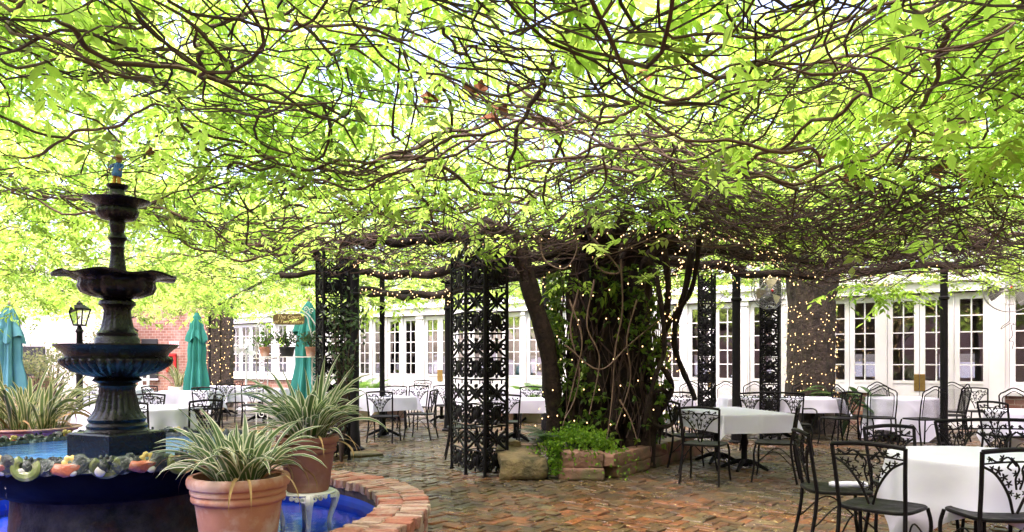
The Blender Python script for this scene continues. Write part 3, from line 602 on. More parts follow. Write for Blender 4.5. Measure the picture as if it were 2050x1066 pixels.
strap_plant('cream edged strap leaved plant in the dusky pot on the white stool', -1.62, 6.1, 0.77, 150, 'strap_leaf', (0.42, 0.76), 0.045, 0.12, 5, lean=(0.0, 0.62), droop=(0.25, 1.75))
m = MB(); m.lathe([(0.3, 0), (0.28, 0.32)], 32); tag(m.build('stone_plinth', 'redstone', None, (-4.62, 7.35, 0.325)), 'stone plinth on the pool rim under the wide terracotta bowl', 'plinth')
pot('wide terracotta bowl behind the left side of the fountain basin', -4.62, 7.35, 0.648, 0.14, 0.44, 'terracotta', 'planter_bowl')
strap_plant('large dense striped strap leaved plant in the wide terracotta bowl', -4.62, 7.35, 0.77, 150, 'strap_dull', (0.5, 0.82), 0.036, 0.3, 8, droop=(0.3, 1.6), lean=(0.02, 0.75))
# ------------------------------------------------------------------ cast iron trellis columns
PH = 2.94
def ornament(wd, H, cell=0.62):
    """pierced panel of cast scrolls: bells, crossed stars, C scrolls and bars, repeated up the panel"""
    q = MB(); n = int(round(H/cell)); cell = H/n; hw = wd/2
    for i in range(n):
        z0 = i*cell
        Z = lambda t: z0+t*cell
        r = 0.0135
        for sg in (-1, 1):
            X = lambda t: sg*t*hw
            # bell sides
            q.tube(spline([(X(0.18), 0, Z(0.40)), (X(0.34), 0, Z(0.30)), (X(0.30), 0, Z(0.16)), (X(0.55), 0, Z(0.06)), (X(0.9), 0, Z(0.10))], 12), [0.016, 0.018, 0.019, 0.018, 0.017, 0.016, 0.015, 0.015, 0.015, 0.014, 0.013, 0.012], 6)
            q.tube(scroll(X(0.70), Z(0.165), 0.046, 0.012, PI/2 if sg > 0 else PI/2, -1.15*sg, 14), r, 6)
            q.tube(scroll(X(0.66), Z(0.40), 0.05, 0.012, -PI/2, 1.1*sg, 14), r, 6)
            # star diagonals
            q.tube(spline([(X(0.98), 0, Z(0.50)), (X(0.62), 0, Z(0.55)), (X(0.30), 0, Z(0.62)), (0, 0, Z(0.69))], 10), 0.0145, 6)
            q.tube(spline([(X(0.98), 0, Z(0.88)), (X(0.62), 0, Z(0.83)), (X(0.30), 0, Z(0.76)), (0, 0, Z(0.69))], 10), 0.0145, 6)
            q.tube(scroll(X(0.72), Z(0.69), 0.05, 0.014, PI if sg > 0 else 0, -1.0*sg, 12), r, 6)
            q.blob((X(0.64), 0, Z(0.30)), (0.018, 0.014, 0.022), 1, 0.1, i)
            q.blob((X(0.92), 0, Z(0.46)), (0.016, 0.013, 0.02), 1, 0.1, i); q.blob((X(0.92), 0, Z(0.92)), (0.016, 0.013, 0.02), 1, 0.1, i)
            q.tube([(X(0.52), 0, Z(0.90)), (X(0.52), 0, Z(1.0))], 0.008, 6)
            q.blob((X(0.22), 0, Z(0.13)), (0.012, 0.012, 0.03), 1, 0.1, i); q.blob((X(0.1), 0.004, Z(0.2)), (0.011, 0.012, 0.045), 1, 0.1, i)
        q.blob((0, 0, Z(0.25)), (0.042, 0.02, 0.065), 2, 0.12, i); q.blob((0, 0, Z(0.38)), (0.018, 0.016, 0.03), 1, 0.1, i)
        q.blob((0, 0, Z(0.07)), (0.014, 0.014, 0.03), 1, 0.1, i)
        q.blob((0, 0, Z(0.69)), (0.032, 0.02, 0.032), 2, 0.2, i+9, 5)
        for a in (0, PI/2, PI, 3*PI/2): q.blob((0.045*math.cos(a), 0, Z(0.69)+0.05*math.sin(a)), (0.014+0.012*abs(math.cos(a)), 0.012, 0.014+0.016*abs(math.sin(a))), 1, 0, i)
        q.blob((0, 0, Z(0.86)), (0.02, 0.014, 0.03), 1, 0.15, i)
        q.tube([(-hw, 0, Z(0.995)), (hw, 0, Z(0.995))], 0.010, 6); q.tube([(-hw, 0, Z(0.47)), (hw, 0, Z(0.47))], 0.008, 6)
    return q
PW = 0.36
panel_me = ornament(PW-0.03, PH-0.1).mesh('panel'); panel_me.materials.append(MAT['iron'])
slim_me = ornament(0.2, PH-0.1, 0.5).mesh('panel'); slim_me.materials.append(MAT['iron'])
def trellis(label, corners, me, links=None, pr=0.021):
    cx = sum(c[0] for c in corners)/len(corners); cy = sum(c[1] for c in corners)/len(corners)
    o = thing('iron_trellis_column', label, 'trellis column', (cx, cy, 0))
    for (x, y) in corners:
        m = MB(); m.tube([(0, 0, 0), (0, 0, 0.02), (0, 0, 0.022), (0, 0, PH)], [pr*1.5, pr*1.5, pr, pr], 10); m.build('post', 'iron', o, (x-cx, y-cy, 0))
    for (i, j) in links:
        (x0, y0), (x1, y1) = corners[i], corners[j]
        q = link('panel', me, o, ((x0+x1)/2-cx, (y0+y1)/2-cy, 0.05), math.atan2(y1-y0, x1-x0))
        q.scale = (math.hypot(x1-x0, y1-y0)/(PW if me is panel_me else 0.23), 1, 1)
    return o
def sq(cx, cy, a, w): 
    h = w/math.sqrt(2); return [(cx+h*math.cos(a+k*PI/2), cy+h*math.sin(a+k*PI/2)) for k in range(4)]
cxa = gx(974, 9.55); T1 = sq(cxa, 9.5, R(-92), PW)       # near corner towards the camera
T1.append((T1[3][0]-0.22, T1[3][1]+0.62))
trellis('black cast iron openwork trellis column in the middle of the brick yard', T1, panel_me, [(0, 1), (1, 2), (2, 3), (3, 0), (3, 4)])
cxb = gx(668, 11.0); T2 = sq(cxb, 10.95, R(-105), PW)
trellis('leaf entwined black iron trellis column behind the potted plants', T2, panel_me, [(0, 1), (1, 2), (2, 3), (3, 0)])
T3 = sq(gx(1415, 13.4), 13.4, R(-75), 0.23)
trellis('slim black iron trellis column right of the vine trunk', T3, slim_me, [(0, 1), (1, 2), (2, 3), (3, 0)], 0.016)
T4 = sq(gx(1542, 13.6), 13.6, R(-70), 0.30)
trellis('black iron trellis column behind the round wall fan', T4, slim_me, [(0, 1), (1, 2), (2, 3), (3, 0)], 0.018)
def post(label, px, Y, r, z=2.98, base=True):
    o = thing('iron_post', label, 'post', (gx(px, Y), Y, 0))
    m = MB(); m.lathe([(r*1.9, 0), (r*1.9, 0.03), (r*1.25, 0.06), (r*1.1, 0.3), (r, 0.32), (r, z-0.55), (r*1.35, z-0.53), (r*1.35, z-0.5), (r, z-0.48), (r, z)], 20); m.build('shaft', 'iron', o)
    m = MB(); m.lathe([(r*2.2, z), (r*2.4, z+0.03), (r*2.4, z+0.05)], 20); m.build('cap', 'iron', o)
    return o
post('black round iron post between two slim trellis columns', 1474, 13.2, 0.07)
post('black round iron post beside the round table at the right', 1890, 12.9, 0.06)
post('thick black iron post just right of the leafy trellis column', 707, 12.2, 0.095)
post('thin black iron post before the left window row', 765, 14.6, 0.05)
post('black iron post seen left of the big trellis column', 896, 15.5, 0.06)
post('black iron post half hidden behind the leaning trunk', 1092, 14.8, 0.07)
post('black iron post beside the brick wall and green parasol', 424, 24.0, 0.11)
# pergola beams the vines lie on
def beam(label, a, b, z=3.03, r=0.03):
    a = np.array([*a, z]); b = np.array([*b, z]); c = (a+b)/2
    m = MB(); m.tube([a-c, b-c], r, 8); tag(m.build('pergola_beam', 'iron', None, tuple(c)), label, 'beam')
beam('iron pergola beam running over the big trellis column', (gx(1415, 13.4), 13.2), (cxa, 9.6))
beam('iron pergola beam between the big and the leafy trellis columns', (cxa, 9.6), (cxb, 10.9), 3.1)
beam('iron pergola beam over the far left parasols', (cxb, 10.95), (gx(424, 24), 24.0), 3.06)
beam('iron pergola beam over the tables on the right', (gx(1542, 13.6), 13.4), (gx(1890, 12.9)+2, 12.7), 3.06)
beam('iron pergola beam over the left window row', (gx(707, 12.2), 12.2), (gx(896, 15.5), 15.7), 3.12)
# ------------------------------------------------------------------ chairs
def bar(q, pts, r, n=14, k=7, sp=True): q.tube(spline(pts, n) if sp and len(pts) > 2 else pts, r, k)
def leafplate(q, cx, cy, cz, s, a, lobes=5):
    n = lobes*4; V = []; 
    for dy in (-0.003, 0.003):
        for i in range(n):
            t = i/n*2*PI; rr = s*(0.62+0.38*math.cos(lobes*t)); x, z = rr*math.cos(t), rr*math.sin(t)*0.9
            V.append((cx+x*math.cos(a)-z*math.sin(a), cy+dy, cz+x*math.sin(a)+z*math.cos(a)))
    f = [tuple(range(n))[::-1], tuple(range(n, 2*n))]+[(i, (i+1) % n, n+(i+1) % n, n+i) for i in range(n)]
    q.add(V, f)
def legs(o, w, d, hs, mat, back_top=None):
    for sx in (-1, 1):
        m = MB(); bar(m, [(sx*w*0.47, d*0.45, hs-0.01), (sx*w*0.50, d*0.50, hs*0.75), (sx*w*0.49, d*0.50, hs*0.4), (sx*w*0.52, d*0.56, 0.0)], 0.013); m.build('leg', mat, o)
        m = MB(); bar(m, [(sx*w*0.45, -d*0.42, hs), (sx*w*0.46, -d*0.46, hs*0.6), (sx*w*0.49, -d*0.58, 0.0)], 0.014); m.build('leg', mat, o)
    for sx in (-1, 1):
        m = MB(); bar(m, [(sx*w*0.49, d*0.51, hs*0.42), (sx*w*0.42, 0, hs*0.8), (sx*w*0.47, -d*0.46, hs*0.45)], 0.006); m.build('stretcher', mat, o)
def seat(o, w, d, hs, mat):
    q = MB(); n = 32; ring = []
    for i in range(n):
        t = i/n*2*PI; c, s = math.cos(t), math.sin(t); e = 0.45
        x = w*0.51*math.copysign(abs(c)**e, c)*(1+0.06*s); y = d*0.52*math.copysign(abs(s)**e, s); ring.append((x, y))
    V = []
    for sc, z in ((0.97, -0.012), (1.0, -0.006), (1.0, 0.006), (0.97, 0.012), (0.9, 0.008), (0.5, 0.0)): V += [(x*sc, y*sc, hs+z) for x, y in ring]
    f = [tuple(range(n))[::-1], tuple(5*n+i for i in range(n))]
    for L in range(5): f += [(L*n+i, L*n+(i+1) % n, (L+1)*n+(i+1) % n, (L+1)*n+i) for i in range(n)]
    q.add(V, f); q.build('seat', mat, o)
def leaf_chair(w=0.46, fans=1, arms=False, name='leaf_back_chair', mat='iron_worn', h=0.87):
    d, hs = 0.44, 0.45
    o = thing(name, '-', 'chair')
    legs(o, w, d, hs, mat); seat(o, w, d, hs, mat)
    lean = lambda z: -d*0.42-(z-hs)*0.16
    crown = lambda x: h+0.018*math.cos(x/w*PI)
    m = MB()
    for sx in (-1, 1): bar(m, [(sx*w*0.45, lean(hs), hs), (sx*w*0.47, lean(0.65), 0.65), (sx*w*0.5, lean(h), h)], 0.0135)
    xs = np.linspace(-0.5, 0.5, 13)*w; m.tube([(x, lean(h)-0.02*math.cos(x/w*PI), crown(x)) for x in xs], 0.0155, 8)
    m.tube([(x, lean(h-0.075)-0.018*math.cos(x/w*PI), crown(x)-0.075) for x in xs*0.98], 0.006, 6)
    m.build('back_frame', mat, o)
    fw = w/fans; m = MB(); g2 = random.Random(4)
    yb = lambda x, z: lean(z)-0.018*math.cos(x/w*PI)*(z-hs)/(h-hs)
    def T(pts, r, n=14): p = spline([(x, yb(x, z), z) for x, z in pts], n); m.tube(p, r, 6)
    for fI in range(fans):
        c = -w/2+fw*(fI+0.5)
        for sg in (-1, 1):
            T([(c+sg*fw*0.49, h-0.085), (c+sg*fw*0.30, h-0.14), (c+sg*fw*0.12, h-0.26), (c+sg*0.012, hs+0.04)], 0.0085)
            T([(c+sg*0.01, hs+0.19), (c+sg*fw*0.05, hs+0.26), (c+sg*fw*0.02, hs+0.32), (c+sg*fw*0.10, hs+0.365), (c+sg*fw*0.17, hs+0.33), (c+sg*fw*0.12, hs+0.31)], 0.006, 18)
            T([(c+sg*fw*0.06, h-0.085), (c+sg*fw*0.18, h-0.03), (c+sg*fw*0.3, h-0.06), (c+sg*fw*0.42, h-0.03)], 0.006)
            for (lx, lz, s) in ((0.28, -0.115, 0.026), (0.20, -0.155, 0.024), (0.36, -0.1, 0.018), (0.13, -0.195, 0.021), (0.06, -0.13, 0.018), (0.09, -0.25, 0.017), (0.40, -0.045, 0.016), (0.25, -0.035, 0.018), (0.12, -0.045, 0.014)):
                x, z = c+sg*fw*lx, h+lz; leafplate(m, x, yb(x, z), z, s*1.3, g2.random()*6)
        leafplate(m, c, yb(c, hs+0.15), hs+0.15, 0.024, 0.6); leafplate(m, c, yb(c, hs+0.24), hs+0.24, 0.024, 1.6)
    m.build('scrollwork', mat, o)
    if arms:
        for sx in (-1, 1):
            m = MB(); bar(m, [(sx*w*0.47, lean(0.67), 0.67), (sx*w*0.58, -0.05, 0.68), (sx*w*0.58, d*0.35, 0.66), (sx*w*0.56, d*0.5, 0.60), (sx*w*0.5, d*0.46, hs)], 0.011, 18); m.build('arm', mat, o)
    return o
def mesh_chair():
    w, d, hs, h = 0.48, 0.46, 0.45, 1.0; mat = 'iron'
    o = thing('mesh_back_chair', '-', 'chair'); legs(o, w, d, hs, mat); seat(o, w, d, hs, mat)
    lean = lambda z: -d*0.42-(z-hs)*0.2
    top = lambda x: h-0.09+0.09*math.exp(-(x/(w*0.28))**2)-0.05*max(0, abs(x)/(w*0.5)-0.8)*5
    m = MB(); xs = np.linspace(-0.46, 0.46, 15)*w
    outer = [(-w*0.44, hs)]+[(-w*0.47, hs+0.25)]+[(x, top(x)) for x in xs]+[(w*0.47, hs+0.25), (w*0.44, hs)]
    m.tube([(x, lean(z), z) for x, z in outer], 0.011, 7)
    inner = [(-w*0.36, hs+0.03), (-w*0.38, hs+0.25)]+[(x*0.82, top(x)-0.05) for x in xs]+[(w*0.38, hs+0.25), (w*0.36, hs+0.03)]
    m.tube([(x, lean(z), z) for x, z in inner], 0.007, 6, closed=True); m.build('back_frame', mat, o)
    m = MB()
    for x in np.linspace(-0.35, 0.35, 22)*w: m.tube([(x, lean(hs+0.03), hs+0.03), (x, lean(top(x/0.82)-0.05), top(x/0.82)-0.05)], 0.0022, 3, caps=False)
    for z in np.arange(hs+0.05, h-0.13, 0.019): m.tube([(-w*0.37, lean(z), z), (w*0.37, lean(z), z)], 0.0022, 3, caps=False)
    m.build('back_mesh', mat, o)
    return o
PROTO = {'leaf': leaf_chair(), 'arm': leaf_chair(0.5, 1, True, 'leaf_back_armchair', 'iron', 0.86), 'settee': leaf_chair(0.98, 3, True, 'leaf_back_settee', 'iron', 0.9), 'mesh': mesh_chair()}
PROTO['settee']['category'] = 'settee'
USED = set()
def chair(kind, px, Y, fx, fy, label, group=None):
    """px, Y: where the middle of the chair back stands; (fx, fy): the way it faces"""
    l = math.hypot(fx, fy); fx /= l; fy /= l; x, y = gx(px, Y)+fx*0.24, Y+fy*0.24; rz = math.atan2(-fx, fy)
    p = PROTO[kind]
    if kind in USED: return copy_tree(p, (x, y, 0), rz, label, group)
    USED.add(kind); p.location = (x, y, 0); p.rotation_euler = (0, 0, rz); p['label'] = label
    if group: p['group'] = group
    return p
G1 = 'wrought iron garden chairs'
for a in (
    ('leaf', 1738, 4.95, 0.72, 0.7, 'nearest leaf-back iron chair, seen from behind, left of the near white table'),
    ('leaf', 1606, 5.85, 1, -0.12, 'iron chair seen edge-on at the left of the near table, cloth on its seat'),
    ('leaf', 2042, 4.62, 0.02, 1, 'leaf-back iron chair cut by the right picture edge in front of the near table'),
    ('leaf', 1782, 6.25, 0.2, -1, 'leaf-back iron chair showing only its scrolled top rail behind the near table'),
    ('settee', 1996, 6.5, -0.1, -1, 'wide leaf-back iron settee behind the near table at the right edge'),
    ('leaf', 1400, 8.75, 0.5, 0.9, 'leaf-back iron chair at the near left corner of the long white table'),
    ('leaf', 1596, 9.0, -1, 0.45, 'leaf-back iron chair at the near right corner of the long white table'),
    ('leaf', 1350, 9.9, 1, 0.12, 'iron chair seen edge-on between the stone planter and the long table'),
    ('settee', 1545, 12.0, -0.12, -1, 'leaf-back iron settee at the far end of the long white table'),
    ('mesh', 1455, 15.3, 0.05, -1, 'mesh-back iron chair by the slim trellis column and round post'),
    ('mesh', 1384, 15.4, 0, -1, 'mesh-back iron chair left of the slim trellis column'),
    ('mesh', 1324, 15.2, 0.2, -1, 'mesh-back iron chair close to the right side of the vine trunk'),
    ('leaf', 1360, 12.9, 0.1, 1, 'dark leaf-back chair behind the planter, right of the vine trunk'),
    ('mesh', 1512, 15.3, -0.05, -1, 'mesh-back iron chair below the wall fan on the trellis column'),
    ('mesh', 1610, 15.0, -0.1, -1, 'mesh-back iron chair in front of the lit tree trunk'),
    ('leaf', 1705, 13.0, -1, -0.3, 'dark leaf-back chair at the right end of the table by the lit trunk'),
    ('mesh', 1766, 12.8, 0.25, 1, 'mesh-back chair seen from behind at the left front of the round table'),
    ('mesh', 1760, 14.9, 0.15, -1, 'mesh-back chair behind the left side of the round table'),
    ('mesh', 1868, 12.5, -0.2, 1, 'mesh-back chair seen from behind at the right front of the round table'),
    ('mesh', 1682, 13.4, 1, 0.12, 'mesh-back chair seen from the side beside the large-leaved plant'),
    ('mesh', 1905, 14.8, -0.6, -0.8, 'mesh-back chair behind the right iron post at the round table'),
    ('mesh', 1930, 13.6, -1, 0.2, 'mesh-back chair seen from the side at the right of the round table'),
    ('leaf', 1952, 14.9, -0.2, -1, 'leaf-back chair before the white doors right of the round table'),
    ('leaf', 1988, 9.9, 1, 0.25, 'leaf-back chair left of the table cut by the right edge'),
    ('mesh', 2034, 11.6, -0.1, -1, 'mesh-back chair behind the table cut by the right edge'),
    ('leaf', 760, 13.1, 0.12, 1, 'leaf-back chair seen from behind in front of the middle left table'),
    ('leaf', 868, 13.9, -1, 0.2, 'leaf-back chair at the right end of the middle left table'),
    ('leaf', 792, 15.9, 0.05, -1, 'leaf-back chair between the two tables left of the big trellis'),
    ('leaf', 838, 16.2, -0.4, -1, 'leaf-back chair behind the right corner of the middle left table'),
    ('leaf', 890, 16.4, 0, 1, 'leaf-back chair at the far table beside the big trellis column'),
    ('leaf', 846, 20.4, 0, -1, 'farthest leaf-back chair under the white windows left of the trellis'),
    ('leaf', 893, 11.2, 1, 0.1, 'iron chair seen edge-on just left of the big trellis column'),
    ('leaf', 1012, 11.9, -0.1, 1, 'iron chair seen from behind through the big trellis column'),
    ('leaf', 1064, 15.6, 0, -1, 'leaf-back chair between the trellis column and the leaning trunk'),
    ('arm', 298, 12.4, 0.05, -1, 'iron armchair behind the white table next to the fountain pedestal'),
    ('leaf', 262, 9.75, 0.1, 1, 'iron chair half hidden by the fountain pedestal, in front of its table'),
    ('leaf', 412, 10.3, -0.75, 0.65, 'leaf-back chair between the fountain table and the nearest pot plant'),
    ('arm', 436, 12.2, -0.7, -0.5, 'iron armchair with looped back right of the fountain table'),
    ('arm', 300, 16.2, 1, -0.2, 'iron armchair by the brick wall left of the far white table'),
    ('leaf', 408, 15.2, -0.1, 1, 'leaf-back chair in front of the far white table under the green parasol'),
    ('leaf', 452, 17.6, 0.15, 1, 'leaf-back chair before the pale table beside the lit brown post'),
    ('leaf', 505, 16.6, -0.3, 1, 'leaf-back chair left of the white plant arch'),
    ('leaf', 470, 21.5, 0, -1, 'small far leaf-back chair beneath the lit brown post'),
    ('arm', 205, 15.8, 0.3, -1, 'iron armchair seen left of the fountain pedestal near the lamp post'),
): chair(*a, group=G1)
# ------------------------------------------------------------------ tables and their cloths
def pedestal_table(label, x, y, rz, sx, sy, round_=False, legs2=1, h=0.74):
    o = thing('pedestal_table', label, 'table', (x, y, 0), rz)
    m = MB()
    if round_: m.lathe([(sx/2-0.01, h-0.03), (sx/2, h-0.02), (sx/2, h-0.005), (sx/2-0.01, h)], 40)
    else: m.box(0, 0, h-0.015, sx, sy, 0.03, bev=0.006)
    m.build('table_top', 'iron', o)
    for k in range(legs2):
        dy = (k-(legs2-1)/2)*sy*0.5
        m = MB(); m.lathe([(0.05, 0.05), (0.065, 0.09), (0.04, 0.14), (0.038, 0.3), (0.055, 0.36), (0.04, 0.42), (0.038, 0.62), (0.08, 0.7), (0.12, h-0.033)], 20, cy=dy); m.build('column', 'iron', o)
        m = MB()
        for q in range(4):
            a = q*PI/2+R(45); c, s = math.cos(a), math.sin(a)
            p = spline([(0.02, 0, 0.1), (0.12, 0, 0.085), (0.24, 0, 0.03), (0.31, 0, 0.0)], 10)
            m.tube(np.stack([p[:, 0]*c, p[:, 0]*s+dy, p[:, 2]+0.017], 1), np.linspace(0.035, 0.02, 10), 8)
        m.build('foot', 'iron', o)
    return o
def tablecloth(label, x, y, rz, sx, sy, cw, cd, crz=0.0, round_=False, seed=0, h=0.74, res=0.022, fold=1.0):
    """a cloth of cw x cd, turned by crz, draped over a table top sx x sy"""
    g2 = np.random.default_rng(seed); nx, ny = int(cw/res)+1, int(cd/res)+1
    U, V = np.meshgrid(np.linspace(-cw/2, cw/2, nx), np.linspace(-cd/2, cd/2, ny), indexing='ij')
    c, s = math.cos(crz), math.sin(crz); X = U*c-V*s; Y = U*s+V*c
    if round_:
        r = np.hypot(X, Y); Rr = sx/2+0.004; k = np.minimum(1, Rr/np.maximum(r, 1e-6)); NX, NY = X*k, Y*k
        th2 = np.arctan2(Y, X); along = th2*Rr
    else:
        NX = np.clip(X, -sx/2-0.004, sx/2+0.004); NY = np.clip(Y, -sy/2-0.004, sy/2+0.004); along = np.where(np.abs(X)-sx/2 > np.abs(Y)-sy/2, Y, X)
    DX, DY = X-NX, Y-NY; d = np.hypot(DX, DY); e = np.maximum(d, 1e-6); ox, oy = DX/e, DY/e
    if round_:
        p1, p2 = g2.random(2)*6.28; nf = 9 if sx < 1.2 else 15
        wave = np.sin(th2*nf+p1)*0.6+np.sin(th2*(nf*0.55)+p2)*0.5
        flare = d*(0.13+0.13*fold*wave)
    else:
        corner = (np.abs(DX) > 1e-4) & (np.abs(DY) > 1e-4)
        ph = g2.random(3)*6.28
        wave = np.sin(along*9+ph[0])*0.5+np.sin(along*5.2+ph[1])*0.5
        cm = 4*np.abs(ox*oy)**1.0; 
        flare = d*(0.07+0.07*fold*wave)+np.where(corner, d*0.42*np.abs(ox*oy)*2*0.8+0.0, 0)
    flare = np.minimum(flare, d*0.7)
    rb = 0.022; dr = np.clip(d/rb, 0, 1)
    down = np.sqrt(np.maximum(d*d-flare**2, 0))
    down = np.where(d < 2*rb, d*d/(4*rb), down-rb*0.9); down = np.maximum(down, 0)
    ZZ = h+0.006-down+0.0015*np.sin(X*9+1)*np.sin(Y*7)
    fl2 = flare+np.where(d > 0, rb*0.6*dr, 0)
    cr = sum(np.exp(-((U-a*cw)/0.008)**2)+np.exp(-((V-a*cd)/0.008)**2) for a in (-0.25, 0.0, 0.25))*0.0045
    wr = 0.006*np.sin(U*13+V*7+seed)*np.sin(V*11-U*5+2*seed)*np.clip(d*6, 0, 1)
    ZZ = ZZ+cr*np.clip(1-d*4, 0, 1); fl2 = fl2+(cr+wr)*np.clip(d*8, 0, 1)
    PX, PY = NX+ox*fl2, NY+oy*fl2
    ZZ = np.maximum(ZZ, 0.015)
    Pp = np.stack([PX, PY, ZZ], -1).reshape(-1, 3)
    f = [(i*ny+j, (i+1)*ny+j, (i+1)*ny+j+1, i*ny+j+1) for i in range(nx-1) for j in range(ny-1)]
    m = MB(); m.add(Pp, f); me = m.mesh('tablecloth'); me.materials.append(MAT['sky_tinted_cloth'])
    if hasattr(me, 'set_sharp_from_angle'): me.set_sharp_from_angle(angle=R(180))
    o = link('tablecloth', me, None, (x, y, 0), rz); tag(o, label, 'tablecloth', 'white tablecloths'); return o
def tbl(px, Y, rz, sx, sy, cw, cd, crz, rnd, where, seed, n=1, fold=1.0):
    x = gx(px, Y)
    pedestal_table('black iron pedestal table '+where, x, Y, rz, sx, sy, rnd, n)['group'] = 'pedestal tables'
    return tablecloth('white cloth over the table '+where, x, Y, rz, sx, sy, cw, cd, crz, rnd, seed, fold=fold)
tbl(1962, 5.5, R(8), 1.16, 1.16, 1.9, 1.9, R(52), True, 'nearest the camera at the lower right', 1, fold=0.8)
tbl(1462, 10.35, R(12), 0.95, 1.5, 1.47, 2.02, 0, False, 'with settee in the middle right of the yard', 2, 2)
tbl(768, 14.4, R(38), 0.88, 0.88, 1.42, 1.42, 0, False, 'left of the trellis, facing the pool', 3)
tbl(772, 18.2, R(4), 1.5, 0.85, 2.0, 1.36, 0, False, 'farther back, under the left white windows', 4)
tbl(884, 18.0, R(-5), 0.9, 0.9, 1.7, 1.7, 0, False, 'far back beside the big trellis column', 5)
tbl(1032, 13.6, R(3), 1.0, 0.85, 1.5, 1.36, 0, False, 'behind the big trellis column', 6)
tbl(1058, 17.6, R(6), 1.1, 0.9, 1.8, 1.5, 0, False, 'in back, left of the leaning trunk', 7)
tbl(1560, 14.0, R(-4), 1.95, 0.85, 2.45, 1.4, 0, False, 'before the lit tree trunk', 8, 1)
tbl(1322, 13.8, R(20), 0.8, 0.8, 1.3, 1.3, 0, False, 'right behind the vine trunk', 9)
tbl(1805, 13.9, 0, 1.15, 1.15, 2.3, 2.3, R(40), True, 'round, before the white doors at the right', 10)
tbl(2062, 10.3, R(10), 1.0, 1.0, 1.7, 1.7, R(20), True, 'cut by the right picture edge', 11)
tbl(270, 11.0, 0, 1.5, 1.5, 2.6, 2.6, R(15), True, 'behind the fountain pedestal', 12)
tbl(368, 16.8, R(4), 1.2, 0.9, 2.0, 1.7, 0, False, 'below the closed green parasol', 13)
tbl(452, 20.0, R(-3), 1.2, 0.9, 1.9, 1.6, 0, False, 'in front of the lit brown post', 14)
tbl(238, 18.0, R(3), 1.1, 0.9, 2.0, 1.8, 0, False, 'by the brick wall behind the fountain', 15)
tbl(520, 18.2, R(3), 1.1, 0.9, 1.7, 1.5, 0, False, 'left of the white plant arch', 16)
# rolled napkin on the edge-on chair by the near table
m = MB(); xs = np.linspace(-0.14, 0.14, 12); m.tube(np.stack([xs, 0.01*np.sin(xs*20), np.full(12, 0.03)], 1), [0.02, 0.03, 0.032, 0.03, 0.031, 0.033, 0.03, 0.029, 0.031, 0.032, 0.03, 0.02], 14, flat=0.8)
tag(m.build('napkin', 'sky_tinted_cloth', None, (gx(1606, 5.85)+0.32, 5.78, 0.458), R(-8)), 'rolled white napkin on the edge-on chair by the near table', 'napkin')
# ------------------------------------------------------------------ long white building with French doors
def wallpt(px):
    Y = 1/(0.04+2.03e-5*(px-800)); return np.array([gx(px, Y), Y])
L0, R0 = wallpt(425), wallpt(2190); LEN = float(np.linalg.norm(R0-L0)); u_ = (R0-L0)/LEN; WRZ = math.atan2(u_[1], u_[0])
def ws(px): return float(np.dot(wallpt(px)-L0, u_))
bld = thing('door_building', 'long white building with rows of small-paned French doors behind the tables', 'building', (L0[0], L0[1], 0), WRZ)
LW = 0.62
leaf_px = [473, 491, 509, 537, 567, 606, 640, 672, 700, 731, 761, 791, 823, 867, 893, 922, 955, 990, 1020, 1043, 1074, 1104, 1150, 1190, 1240, 1290, 1346, 1402, 1457, 1528, 1672, 1722, 1809, 1867, 1945, 2058, 2140]
ss = []
for p in leaf_px:
    s = ws(p)
    if not ss or s-ss[-1] >= LW-0.005: ss.append(s)
    elif s-ss[-1] > 0.4: ss.append(ss[-1]+LW+0.002)
# door leaf mesh
def leaf_mesh():
    q = MB(); T = 0.05; hw = LW/2-0.004
    q.box(-hw+0.05, 0, 1.42, 0.10, T, 2.80); q.box(hw-0.05, 0, 1.42, 0.10, T, 2.80)
    q.box(0, 0.001, 2.755, 2*hw-0.2, T-0.004, 0.13); q.box(0, 0.001, 0.52, 2*hw-0.2, T-0.02, 0.86)
    q.box(0, 0.001, 0.96, 2*hw-0.2, T+0.012, 0.06); q.box(0, 0.001, 0.055, 2*hw-0.2, T+0.012, 0.09)
    q.box(0, 0.001, 1.84, 0.026, T-0.01, 1.70)
    for k in range(1, 5): q.box(0, 0.002, 0.99+k*0.34, 2*hw-0.2, T-0.016, 0.024)
    return q
lm = leaf_mesh().mesh('door', False); lm.materials.append(MAT['white_paint'])
q = MB(); q.box(0, 0, 0, 0.196, 0.006, 0.315); pane_me = q.mesh('pane', False); pane_me.materials.append(MAT['pane_glass'])
q = MB(); q.box(0, 0, 0, 0.10, 0.012, 0.36, bev=0.004); plate_me = q.mesh('handle', False); plate_me.materials.append(MAT['brass'])
random.seed(5)
for i, s in enumerate(ss):
    d = link('door', lm, bld, (s, 0.0, 0))
    for r in range(5):
        for c in (-1, 1):
            p = link('pane', pane_me, d, (c*0.103, 0.0, 0.99+0.17+r*0.34)); p.rotation_euler = (random.gauss(0, 0.006), 0, random.gauss(0, 0.006))
for px, sg in ((1809, 1), (1867, -1), (893, -1), (867, 1), (1402, 1)):
    s = min(ss, key=lambda v: abs(v-ws(px))); h = link('handle', plate_me, bld, (s+sg*0.255, -0.035, 0.95))
